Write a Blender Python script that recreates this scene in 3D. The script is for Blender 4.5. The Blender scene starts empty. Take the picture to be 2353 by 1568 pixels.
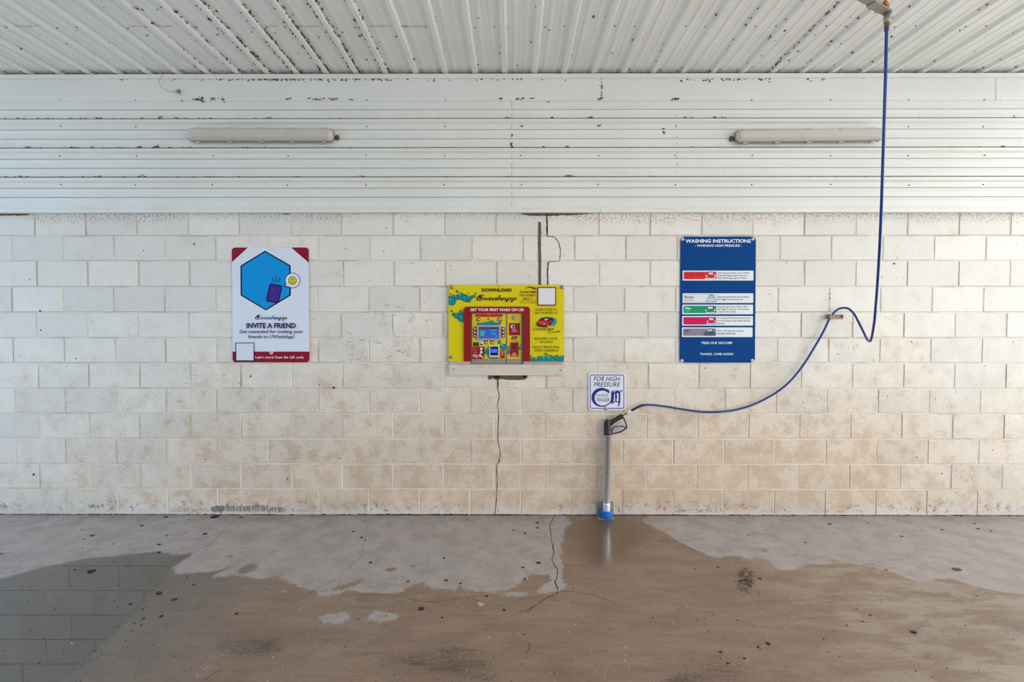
import bpy, math, random
import numpy as np
from mathutils import Vector, Matrix, noise as mnoise
random.seed(7)
SC = bpy.context.scene
COL = SC.collection

# ------------------------------------------------------------------ camera model
W, HH = 2353.0, 1568.0
D, F, CAMZ = 4.05, 1168.0, 1.5211
PITCH = math.atan(34.0 / F)          # looking slightly down
YAW = 0.0032                          # looking slightly left
CP = Vector((0.0, -D, CAMZ))
FWD = Vector((-math.sin(YAW) * math.cos(PITCH), math.cos(YAW) * math.cos(PITCH), -math.sin(PITCH)))
RGT = Vector((math.cos(YAW), math.sin(YAW), 0.0))
UPV = RGT.cross(FWD)
def ray(px, py):
    return FWD + RGT * ((px - W / 2) / F) - UPV * ((py - HH / 2) / F)
def P(px, py, y=0.0):                 # point of the photo on the vertical plane at depth y
    d = ray(px, py); t = (y - CP.y) / d.y
    return CP + d * t
def PF(px, py, z=0.0):                # point of the photo on the horizontal plane at height z
    d = ray(px, py); t = (z - CP.z) / d.z
    return CP + d * t

cam = bpy.data.cameras.new('camera'); co = bpy.data.objects.new('camera', cam); COL.objects.link(co)
cam.sensor_fit = 'HORIZONTAL'; cam.sensor_width = 36.0; cam.lens = F * 36.0 / W
co.location = CP
co.matrix_world = Matrix.Translation(CP) @ Matrix((RGT, UPV, -FWD)).transposed().to_4x4()
cam.clip_start = 0.02
SC.camera = co

# ------------------------------------------------------------------ materials
def lin(c):
    def f(v):
        v /= 255.0
        return v / 12.92 if v <= 0.04045 else ((v + 0.055) / 1.055) ** 2.4
    return tuple(f(v) for v in c) + (1.0,)
class N:                               # small node helper
    def __init__(s, m):
        s.t = m.node_tree; s.n = s.t.nodes; s.l = s.t.links
    def add(s, typ, **kw):
        n = s.n.new(typ)
        for k, v in kw.items():
            if k == 'inp':
                for a, b in v.items():
                    if isinstance(b, bpy.types.NodeSocket): s.l.new(b, n.inputs[a])
                    else: n.inputs[a].default_value = b
            else: setattr(n, k, v)
        return n
    def noise(s, vec, scale, detail=4, rough=.55, dist=0.0):
        return s.add('ShaderNodeTexNoise', inp={'Vector': vec, 'Scale': scale, 'Detail': detail, 'Roughness': rough, 'Distortion': dist}).outputs['Fac']
    def mth(s, op, a, b=0.0, c=0.0, clamp=False):
        n = s.n.new('ShaderNodeMath'); n.operation = op; n.use_clamp = clamp
        for i, v in enumerate((a, b, c)):
            if isinstance(v, bpy.types.NodeSocket): s.l.new(v, n.inputs[i])
            else: n.inputs[i].default_value = v
        return n.outputs[0]
    def step(s, v, a, b, lo=0.0, hi=1.0):
        n = s.add('ShaderNodeMapRange', interpolation_type='SMOOTHSTEP')
        for k, x in (('Value', v), ('From Min', a), ('From Max', b), ('To Min', lo), ('To Max', hi)):
            if isinstance(x, bpy.types.NodeSocket): s.l.new(x, n.inputs[k])
            else: n.inputs[k].default_value = x
        return n.outputs[0]
    def mix(s, fac, a, b, mode='MIX'):
        n = s.n.new('ShaderNodeMix'); n.data_type = 'RGBA'; n.blend_type = mode
        for i, v in ((0, fac), (6, a), (7, b)):
            if isinstance(v, bpy.types.NodeSocket): s.l.new(v, n.inputs[i])
            else: n.inputs[i].default_value = v
        return n.outputs[2]
def newmat(name, color=(.5, .5, .5, 1), rough=.5, metal=0.0, emit=None, estr=0.0):
    m = bpy.data.materials.new(name); m.use_nodes = True
    b = m.node_tree.nodes['Principled BSDF']
    b.inputs['Base Color'].default_value = color; b.inputs['Roughness'].default_value = rough
    b.inputs['Metallic'].default_value = metal
    if emit:
        b.inputs['Emission Color'].default_value = emit; b.inputs['Emission Strength'].default_value = estr
    return m
def worn(name, color, rough=.45, metal=0.0, dirt=(70, 60, 48), amount=.35, scale=14.0):   # base colour with noise wear
    m = newmat(name, color, rough, metal); g = N(m); b = g.n['Principled BSDF']
    tc = g.add('ShaderNodeTexCoord').outputs['Object']
    a = g.noise(tc, scale, 6, .65); f = g.step(a, .5, .75, 0, amount)
    g.l.new(g.mix(f, color, lin(dirt)), b.inputs['Base Color'])
    g.l.new(g.step(g.noise(tc, scale * 3, 3), .3, .7, rough - .08, rough + .1), b.inputs['Roughness'])
    return m
_ink = {}
def ink(c, rough=.38):
    k = (tuple(c), rough)
    if k not in _ink:
        m = newmat('print_%d_%d_%d' % tuple(c), lin(c), rough); g = N(m); b = g.n['Principled BSDF']
        tc = g.add('ShaderNodeTexCoord').outputs['Object']
        f = g.step(g.noise(tc, 30, 5, .7), .54, .8, 0, .07); b.inputs['Specular IOR Level'].default_value = .18
        g.l.new(g.mix(f, lin(c), lin((120, 110, 98))), b.inputs['Base Color'])
        _ink[k] = m
    return _ink[k]

STEEL = worn('brushed_steel', lin((226, 226, 226)), .3, .8, (190, 186, 180), .25, 4)
GALV = worn('dull_steel', lin((160, 156, 150)), .42, .6, (110, 98, 86), .4, 24)
BRASS = worn('brass', lin((176, 122, 66)), .35, .85, (90, 60, 36), .4, 60)
BLACK = newmat('black_plastic', lin((24, 23, 24)), .42)
BLUEP = newmat('blue_plastic', lin((24, 92, 172)), .4)
BLUERUB = newmat('blue_rubber', lin((18, 108, 205)), .42)
DIRT = worn('brown_dirt', lin((116, 84, 56)), .95, 0, (58, 40, 28), .8, 60)
DARK = newmat('dark_crevice', lin((36, 30, 26)), .95)
RUST = newmat('rust_line', lin((176, 112, 96)), .8)
SCREW = worn('zinc_screw', lin((148, 140, 130)), .5, .2, (96, 76, 58), .6, 90)

# ------------------------------------------------------------------ mesh builder
class MB:
    def __init__(s): s.v = []; s.f = []; s.m = []; s.slots = []; s.sm = []
    def slot(s, mat):
        if mat not in s.slots: s.slots.append(mat)
        return s.slots.index(mat)
    def face(s, pts, mat, smooth=False):
        b = len(s.v); s.v += [tuple(p) for p in pts]
        s.f.append(tuple(range(b, b + len(pts)))); s.m.append(s.slot(mat)); s.sm.append(smooth)
    def raw(s, verts, faces, mat, smooth=False):
        b = len(s.v); k = s.slot(mat); s.v += [tuple(p) for p in verts]
        for f in faces: s.f.append(tuple(i + b for i in f)); s.m.append(k); s.sm.append(smooth)
    def box(s, lo, hi, mat):
        (a, b, c), (d, e, f) = lo, hi
        v = [(a, b, c), (d, b, c), (d, e, c), (a, e, c), (a, b, f), (d, b, f), (d, e, f), (a, e, f)]
        s.raw(v, [(3, 2, 1, 0), (4, 5, 6, 7), (0, 1, 5, 4), (1, 2, 6, 5), (2, 3, 7, 6), (3, 0, 4, 7)], mat)
    def prism(s, front, back, mat, side=None, smooth=False):    # two matching rings
        n = len(front); s.face(front, mat); s.face(list(reversed(back)), side or mat)
        s.raw(list(front) + list(back), [(i, i + n, (i + 1) % n + n, (i + 1) % n) for i in range(n)], side or mat, smooth)
    def loft(s, rings, mat, smooth=True, cap=True):
        n = len(rings[0]); v = [p for r in rings for p in r]
        f = [(i * n + j, i * n + (j + 1) % n, (i + 1) * n + (j + 1) % n, (i + 1) * n + j) for i in range(len(rings) - 1) for j in range(n)]
        if cap:
            f.append(tuple(reversed(range(n)))); f.append(tuple(range(len(v) - n, len(v))))
        s.raw(v, f, mat, smooth)
    def tube(s, path, r, mat, n=12, flat=None):
        pts = [Vector(p) for p in path]; rings = []; prev = None
        for i, p in enumerate(pts):
            t = (pts[min(i + 1, len(pts) - 1)] - pts[max(i - 1, 0)]).normalized()
            if prev is None:
                a = t.cross(Vector((0, 1, 0)))
                if a.length < .1: a = t.cross(Vector((1, 0, 0)))
            else: a = prev - t * prev.dot(t)
            a.normalize(); prev = a; b = t.cross(a)
            ri = r[i] if isinstance(r, (list, tuple)) else r
            fl = flat if flat else 1.0
            rings.append([p + a * (ri * math.cos(q)) + b * (ri * fl * math.sin(q)) for q in [2 * math.pi * k / n for k in range(n)]])
        s.loft(rings, mat)
    def lathe(s, base, axis, prof, mat, n=20):                # prof: (radius, distance along axis)
        base = Vector(base); axis = Vector(axis).normalized()
        a = axis.cross(Vector((1, 0, 0)))
        if a.length < .1: a = axis.cross(Vector((0, 0, 1)))
        a.normalize(); b = axis.cross(a)
        s.loft([[base + axis * h + (a * math.cos(q) + b * math.sin(q)) * max(r, 1e-5) for q in [2 * math.pi * k / n for k in range(n)]] for r, h in prof], mat)
    def lump(s, c, r, mat, flat=(1, 1, 1), n=7):
        c = Vector(c); v = []; rows = 4
        off = Vector((random.random() * 50, random.random() * 50, random.random() * 50))
        for i in range(rows + 1):
            th = math.pi * i / rows
            for j in range(n):
                ph = 2 * math.pi * j / n
                d = Vector((math.sin(th) * math.cos(ph), math.sin(th) * math.sin(ph), math.cos(th)))
                k = r * (1 + .75 * mnoise.noise(d * 1.6 + off))
                v.append(c + Vector((d.x * flat[0], d.y * flat[1], d.z * flat[2])) * k)
        f = [(i * n + j, i * n + (j + 1) % n, (i + 1) * n + (j + 1) % n, (i + 1) * n + j) for i in range(rows) for j in range(n)]
        s.raw(v, f, mat, True)
    def build(s, name, parent=None, bevel=0.0):
        me = bpy.data.meshes.new(name); me.from_pydata(s.v, [], s.f); me.update()
        for m in s.slots: me.materials.append(m)
        me.polygons.foreach_set('material_index', s.m); me.polygons.foreach_set('use_smooth', s.sm)
        o = bpy.data.objects.new(name, me); COL.objects.link(o)
        if bevel:
            b = o.modifiers.new('bevel', 'BEVEL'); b.width = bevel; b.segments = 2; b.limit_method = 'ANGLE'
        if parent:
            o.parent = parent; o.matrix_parent_inverse = Matrix.Translation(parent.location).inverted()
        return o
def thing(name, loc, label, cat, group=None):
    o = bpy.data.objects.new(name, None); COL.objects.link(o); o.location = loc; o.empty_display_size = .05
    o['label'] = label; o['category'] = cat
    if group: o['group'] = group
    return o
def tag(o, label, cat, group=None, kind=None):
    o['label'] = label; o['category'] = cat
    if group: o['group'] = group
    if kind: o['kind'] = kind
    return o
def struct(o): o['kind'] = 'structure'; return o

# ------------------------------------------------------------------ flat print on signs
_tx = {}
def textmesh(s, bold=.0, shear=0.0, res=3, sp=1.0):
    def area(t):
        v, fs = t; A = 0
        for f in fs:
            for i in range(1, len(f) - 1):
                (ax, ay), (bx, by), (cx, cy) = v[f[0]], v[f[i]], v[f[i + 1]]; A += abs((bx - ax) * (cy - ay) - (cx - ax) * (by - ay)) / 2
        return A
    best = None
    for q in (bold, bold * .85, bold * .7, bold * .5, bold + .003, 0.0):      # some outlines do not fill when thickened: take one that does
        t = textmesh0(s, q, shear, res, sp); a = area(t)
        if best is None: ref = area(textmesh0(s, 0.0, 0.0, 4, sp)); best = t
        ys = [p[1] for p in t[0]]; y0 = [p[1] for p in textmesh0(s, 0.0, 0.0, 4, sp)[0]]
        if a > ref * (.93 + q * 6) and max(ys) - min(ys) < max(y0) - min(y0) + .16: return t
    return textmesh0(s, 0.0, 0.0, 4, sp)
def textmesh0(s, bold=.0, shear=0.0, res=3, sp=1.0):
    k = (s, bold, shear, res, sp)
    if k not in _tx:
        c = bpy.data.curves.new('txt', 'FONT'); c.body = s; c.size = 1.0; c.offset = bold; c.shear = shear
        c.resolution_u = res; c.fill_mode = 'FRONT'; c.space_character = sp
        o = bpy.data.objects.new('txt', c); COL.objects.link(o)
        bpy.context.view_layer.update()
        me = bpy.data.meshes.new_from_object(o.evaluated_get(bpy.context.evaluated_depsgraph_get()))
        _tx[k] = ([tuple(v.co)[:2] for v in me.vertices], [tuple(p.vertices) for p in me.polygons])
        bpy.data.objects.remove(o); bpy.data.curves.remove(c); bpy.data.meshes.remove(me)
    return _tx[k]
def arc(cx, cy, rx, ry, a0, a1, n=14):
    return [(cx + rx * math.cos(math.radians(a0 + (a1 - a0) * i / n)), cy + ry * math.sin(math.radians(a0 + (a1 - a0) * i / n))) for i in range(n + 1)]
def rrect(x0, y0, x1, y1, r, n=5):
    if r <= 0: return [(x0, y0), (x1, y0), (x1, y1), (x0, y1)]
    return arc(x1 - r, y0 + r, r, r, -90, 0, n) + arc(x1 - r, y1 - r, r, r, 0, 90, n) + arc(x0 + r, y1 - r, r, r, 90, 180, n) + arc(x0 + r, y0 + r, r, r, 180, 270, n)
def clip(poly, box):
    for ax, lim, sg in ((0, box[0], 1), (1, box[1], 1), (0, box[2], -1), (1, box[3], -1)):
        out = []
        for i, p in enumerate(poly):
            q = poly[(i + 1) % len(poly)]; a = (p[ax] - lim) * sg; b = (q[ax] - lim) * sg
            if a >= 0: out.append(p)
            if (a < 0) != (b < 0):
                t = a / (a - b); out.append((p[0] + (q[0] - p[0]) * t, p[1] + (q[1] - p[1]) * t))
        poly = out
        if len(poly) < 3: return []
    return poly
class Art:                              # draws on a plane facing the room; coordinates are in a zoomed crop of the photo
    def __init__(s, mb, scale, x0, y0, depth, step=.00012, skew=0.0):
        s.mb, s.s, s.x0, s.y0, s.d, s.st, s.sk = mb, scale, x0, y0, depth, step, skew
    def w(s, p): return P(p[0] / s.s + s.x0 + s.sk * (p[1] / s.s), p[1] / s.s + s.y0, s.d)
    def px(s, p): return (p[0] / s.s + s.x0, p[1] / s.s + s.y0)
    def up(s): s.d -= s.st
    def poly(s, pts, c, box=None):
        if box: pts = clip(pts, box)
        if len(pts) < 3: return
        s.up(); s.mb.face([s.w(p) for p in reversed(pts)], c if isinstance(c, bpy.types.Material) else ink(c))
    def rect(s, x0, y0, x1, y1, c, r=0): s.poly(rrect(x0, y0, x1, y1, r), c)
    def circ(s, x, y, r, c, ry=None, box=None, n=18): s.poly(arc(x, y, r, ry or r, 0, 360 - 360 / n, n - 1), c, box)
    def stroke(s, pts, w, c, up=True):
        if up: s.up()
        m = c if isinstance(c, bpy.types.Material) else ink(c); L = []; R = []; n = len(pts)
        for i, p in enumerate(pts):
            a, b = pts[max(i - 1, 0)], pts[min(i + 1, n - 1)]
            dx, dy = b[0] - a[0], b[1] - a[1]; l = math.hypot(dx, dy) or 1
            wi = (w[i] if isinstance(w, (list, tuple)) else w) / 2
            L.append((p[0] - dy / l * wi, p[1] + dx / l * wi)); R.append((p[0] + dy / l * wi, p[1] - dx / l * wi))
        for i in range(n - 1):
            s.mb.face([s.w(q) for q in (L[i], R[i], R[i + 1], L[i + 1])], m)
    def text(s, t, x0, y0, x1, y1, c, bold=.0, shear=0.0, res=2, sp=1.0):
        v, f = textmesh(t, bold, shear, res, sp); s.up()
        ax = min(a[0] for a in v); bx = max(a[0] for a in v); ay = min(a[1] for a in v); by = max(a[1] for a in v)
        q = [s.w((x0 + (a[0] - ax) / (bx - ax) * (x1 - x0), y1 - (a[1] - ay) / (by - ay) * (y1 - y0))) for a in v]
        s.mb.raw(q, f, ink(c))
    def bubbles(s, lst, box=None, hi=True, line=None):
        for (x, y, r) in lst:
            o = line or max(r * .12, 4)
            s.circ(x, y, r, (6, 74, 78), box=box)
            s.circ(x, y, r - o, (14, 138, 142), box=box)
        if hi:
            for (x, y, r) in lst:
                if r > 20:
                    for (hx, hy, hr) in ((-.25, -.55, .2),):
                        s.circ(x + hx * r, y + hy * r, hr * r * 1.5, (120, 205, 215), ry=hr * r * .7, box=box, n=10)
def logo_uwash(a, x0, y0, x1, y1, c_wash, c_app, c_u=(255, 255, 255)):
    # black drop with a u in it, then italic letters "washapp" drawn as pen strokes
    w, h = x1 - x0, y1 - y0
    X = lambda u: x0 + u * w
    Y = lambda v: y0 + v * h
    drop = [(X(.085), Y(-.12))] + arc(X(.075), Y(.52), .075 * w, .36 * h, -50, 230, 16)
    a.poly(drop, (16, 16, 18))
    a.stroke([(X(.035), Y(.38)), (X(.055), Y(.36)), (X(.045), Y(.68)), (X(.065), Y(.74)), (X(.095), Y(.62)), (X(.105), Y(.38)), (X(.1), Y(.7)), (X(.118), Y(.72))],
             [.01 * w, .02 * w, .022 * w, .014 * w, .012 * w, .022 * w, .02 * w, .008 * w], c_u)
    for (u, v, r) in ((.118, .02, .018), (.15, .12, .012), (.155, -.08, .012), (.19, -.0, .009)):
        a.circ(X(u), Y(v), r * w, (16, 16, 18), n=10)
    t = .027 * w; th = .009 * w
    def L(ox, strokes, col):
        for st, ws in strokes: a.stroke([(X(ox + p[0] * 1.2), Y(p[1])) for p in st], [q for q in ws], col)
    wv = [([(0, .4), (.022, .36), (.015, .7), (.03, .76), (.065, .4)], [th, t, t, th, th]),
          ([(.065, .38), (.058, .7), (.072, .76), (.105, .6), (.115, .42), (.1, .36)], [t, t, th, th, t * .8, th])]
    av = [([(.085, .42), (.06, .36), (.025, .45), (.01, .65), (.022, .76), (.05, .68), (.08, .45)], [th, th, t, t, t * .8, th, th]),
          ([(.092, .38), (.075, .7), (.085, .76), (.105, .7)], [t, t, t * .8, th])]
    sv = [([(.075, .45), (.06, .37), (.035, .42), (.035, .5), (.06, .6), (.055, .7), (.03, .77), (.005, .7)], [t, th, t * .8, t, t, t * .8, th, t])]
    hv = [([(.055, -.05), (.03, .4), (.0, .77)], [t, t, t]), ([(.022, .52), (.055, .38), (.075, .4), (.06, .7), (.07, .77), (.095, .7)], [th, th, t, t, t * .8, th])]
    pv = [([(.02, .4), (.035, .37), (.02, .7), (-.015, 1.06)], [th, t, t, t]), ([(.025, .55), (.06, .38), (.09, .42), (.085, .6), (.055, .76), (.018, .72)], [th, th, t, t, th, th]), ([(-.03, 1.06), (.01, 1.06)], [th, th])]
    L(.175, wv, c_wash); L(.305, av, c_wash); L(.425, sv, c_wash); L(.52, hv, c_wash)
    L(.625, av, c_app); L(.755, pv, c_app); L(.88, pv, c_app)
def script_carwash(a, x0, y0, x1, y1, col, t):
    w, h = x1 - x0, y1 - y0
    def S(pts, k=1.0): a.stroke([(x0 + p[0] * w, y0 + p[1] * h) for p in pts], t * k, col)
    S([(.26, .12), (.2, .02), (.1, .2), (.0, .6), (.02, .95), (.12, .92), (.24, .6)], 1.2)
    S([(.24, .6), (.32, .45), (.26, .7), (.34, .68), (.38, .5), (.38, .7), (.46, .5), (.45, .68), (.52, .62)])
    S([(.5, .42), (.5, .66), (.57, .45), (.57, .66), (.64, .4), (.72, .42), (.68, .64), (.75, .4), (.74, .66), (.8, .4)])
    S([(.8, .4), (.83, .55), (.77, .66), (.86, .5), (.97, .0), (.88, .64), (.94, .42), (.95, .62), (1, .5)])
def car_logo(a, x0, y0, x1, y1):
    w, h = x1 - x0, y1 - y0
    Q = lambda pts: [(x0 + p[0] * w, y0 + p[1] * h) for p in pts]
    a.poly(Q([(.2, .1), (.5, 0), (.8, .05), (1, .2), (1, .6), (.9, .85), (.65, .8), (.3, .5), (.12, .35)]), (10, 90, 92))
    a.circ(x0 + .84 * w, y0 + .55 * h, .15 * w, (20, 150, 160), ry=.27 * h)
    a.circ(x0 + .92 * w, y0 + .3 * h, .08 * w, (20, 150, 160), ry=.16 * h)
    a.poly(Q([(.0, .55), (.04, .45), (.18, .3), (.3, .12), (.5, .05), (.68, .1), (.8, .2), (.86, .38), (.78, .55), (.62, .8), (.55, .97), (.4, 1), (.12, .92), (.0, .85)]), (34, 10, 12))
    a.poly(Q([(.03, .55), (.07, .47), (.2, .33), (.32, .3), (.55, .38), (.75, .3), (.83, .36), (.75, .52), (.6, .72), (.42, .9), (.2, .8), (.05, .7)]), (188, 22, 30))
    a.poly(Q([(.06, .5), (.2, .36), (.36, .42), (.28, .6), (.1, .62)]), (224, 66, 30))
    a.poly(Q([(.36, .24), (.44, .14), (.58, .14), (.56, .3), (.42, .34)]), (150, 190, 190))
    a.poly(Q([(.6, .14), (.68, .16), (.74, .26), (.62, .3)]), (40, 44, 50))
    a.poly(Q([(.06, .72), (.22, .82), (.32, .9), (.12, .9), (.04, .84)]), (24, 20, 22))
    a.circ(x0 + .54 * w, y0 + .82 * h, .05 * w, (20, 18, 20), ry=.13 * h)
    a.circ(x0 + .55 * w, y0 + .82 * h, .028 * w, (210, 205, 200), ry=.08 * h)
    a.poly(Q([(.3, .66), (.44, .56), (.42, .66), (.34, .72)]), (240, 190, 170))
def car_front(a, x0, y0, x1, y1, body, trim=(235, 235, 238), glass=(200, 220, 235), splash=None):
    w, h = x1 - x0, y1 - y0
    Q = lambda pts: [(x0 + p[0] * w, y0 + p[1] * h) for p in pts]
    if splash: a.poly(Q([(-.05, 1.05), (.02, .78), (.3, .85), (.6, .8), (1.02, .85), (.95, 1.05)]), splash)
    a.poly(Q([(.05, .9), (.0, .6), (.1, .45), (.22, .4), (.3, .08), (.4, 0), (.65, 0), (.76, .1), (.85, .4), (.95, .48), (1, .65), (.96, .92), (.85, 1), (.15, 1)]), tuple(int(v * .55) for v in body))
    a.poly(Q([(.06, .82), (.03, .6), (.14, .46), (.5, .42), (.88, .46), (.97, .62), (.94, .82), (.5, .9)]), body)
    a.poly(Q([(.26, .4), (.34, .1), (.68, .1), (.78, .4), (.5, .38)]), glass)
    a.poly(Q([(.08, .8), (.5, .88), (.92, .8), (.9, .94), (.5, .98), (.12, .94)]), trim)
    for u in (.12, .9): a.circ(x0 + u * w, y0 + .58 * h, .07 * w, trim, ry=.13 * h, n=12)

# ------------------------------------------------------------------ block wall
def mat_block():
    m = newmat('painted_block'); g = N(m); b = g.n['Principled BSDF']
    tc = g.add('ShaderNodeTexCoord').outputs['Object']
    xyz = g.add('ShaderNodeSeparateXYZ', inp={0: tc}); X, Z = xyz.outputs[0], xyz.outputs[2]
    big = g.noise(tc, 1.1, 5, .6); mid = g.noise(tc, 7, 7, .68); fine = g.noise(tc, 150, 5, .7); pore = g.noise(tc, 210, 2, .5)
    rnd = g.add('ShaderNodeNewGeometry').outputs['Random Per Island']
    hgt = g.step(Z, -.1, 2.1, 1, 0)
    side = g.mth('MULTIPLY', g.step(X, -4.2, -.8, .45, 1), g.step(X, 2.2, 4.6, 1, .55))
    dv = g.mth('ADD', g.mth('MULTIPLY', hgt, side), g.mth('MULTIPLY', g.mth('SUBTRACT', big, .5), .55))
    dv = g.mth('ADD', dv, g.mth('MULTIPLY', g.mth('SUBTRACT', mid, .5), .75))
    dv = g.mth('ADD', dv, g.mth('MULTIPLY', g.mth('SUBTRACT', rnd, .5), .1))
    dirt = g.step(dv, .0, 1.15)
    paint = g.mix(g.step(big, .3, .7), lin((233, 228, 220)), lin((238, 230, 219)))
    col = g.mix(dirt, paint, lin((222, 198, 174)))
    blot = g.step(g.mth('ADD', g.mth('MULTIPLY', mid, .7), g.mth('MULTIPLY', dirt, .18)), .44, .58, 0, .55)
    col = g.mix(blot, col, lin((196, 168, 141)))
    # grain: exposed block texture where paint has worn
    gr = g.mth('MULTIPLY', g.step(fine, .47, .64), g.step(g.mth('ADD', dirt, mid), .4, .95, .06, .6))
    col = g.mix(gr, col, lin((156, 132, 111)))
    lg = g.mth('MULTIPLY', g.step(fine, .46, .34), g.mth('MULTIPLY', dirt, .5))
    col = g.mix(lg, col, lin((232, 216, 198)))
    por = g.mth('MULTIPLY', g.step(pore, .62, .69), g.step(mid, .42, .64, .1, .6))
    col = g.mix(por, col, lin((92, 80, 68)))
    vor = g.add('ShaderNodeTexVoronoi', inp={'Vector': tc, 'Scale': 11.0}).outputs['Distance']
    col = g.mix(g.mth('MULTIPLY', g.step(vor, .05, .035), g.step(g.noise(tc, 5.3), .47, .55)), col, lin((48, 40, 36)))
    # foot of the wall: salt bloom with dark scuffs; soot under the trim
    wob = g.mth('ADD', Z, g.mth('MULTIPLY', g.mth('SUBTRACT', mid, .5), .12))
    col = g.mix(g.step(wob, .085, .02, 0, .75), col, lin((214, 208, 204)))
    sc = g.mth('MULTIPLY', g.step(g.noise(tc, 22, 5, .7), .52, .62), g.mth('MULTIPLY', g.step(Z, .14, .08), g.step(Z, .015, .04)))
    col = g.mix(g.mth('MULTIPLY', sc, g.step(big, .42, .56, .15, .85)), col, lin((118, 110, 104)))
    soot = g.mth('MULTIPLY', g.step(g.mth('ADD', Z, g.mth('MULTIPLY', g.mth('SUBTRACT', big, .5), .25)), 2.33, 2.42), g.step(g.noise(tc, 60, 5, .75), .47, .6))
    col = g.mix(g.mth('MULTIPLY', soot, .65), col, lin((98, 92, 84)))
    tone = g.step(rnd, 0, 1, .93, 1.04)
    hsv = g.add('ShaderNodeHueSaturation', inp={'Color': col, 'Value': tone})
    g.l.new(hsv.outputs[0], b.inputs['Base Color'])
    b.inputs['Roughness'].default_value = .62
    bump = g.add('ShaderNodeBump', inp={'Strength': .35, 'Distance': .0025, 'Height': g.mth('ADD', fine, g.mth('MULTIPLY', pore, .6))})
    g.l.new(bump.outputs[0], b.inputs['Normal'])
    return m
def mat_mortar():
    m = newmat('painted_mortar'); g = N(m); b = g.n['Principled BSDF']
    tc = g.add('ShaderNodeTexCoord').outputs['Object']
    Z = g.add('ShaderNodeSeparateXYZ', inp={0: tc}).outputs[2]
    f = g.step(g.noise(tc, 2.4, 6, .7), .45, .66, 0, .6)
    col = g.mix(f, lin((230, 222, 210)), lin((176, 152, 122)))
    col = g.mix(g.step(Z, 1.1, .3, 0, .45), col, lin((220, 204, 188)))
    g.l.new(col, b.inputs['Base Color']); b.inputs['Roughness'].default_value = .7
    return m
BLOCK, MORTAR = mat_block(), mat_mortar()
JOINT = worn('shaded_dirty_joint', lin((188, 172, 152)), .9, 0, (110, 90, 70), .9, 6)  # joint shadow and dirt together, painted on the block bevels
XL, XR = -5.6, 5.6
JY = [543, 600, 659.5, 718.5, 777, 834.6, 893, 950.8, 1008.7, 1066.3, 1123.5]
ZJ = [P(300, y).z for y in JY]; ZTOP = P(1176, 486).z; ZJ = [ZJ[0] + .2032] + ZJ + [0.0]
FX = [81, 28, 86, 28.5, 84, 32, 89, 34.4, 90.5, 37, 93, 39.5]
PITCHX = (P(2323, 514).x - P(81, 514).x) / 19
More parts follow.
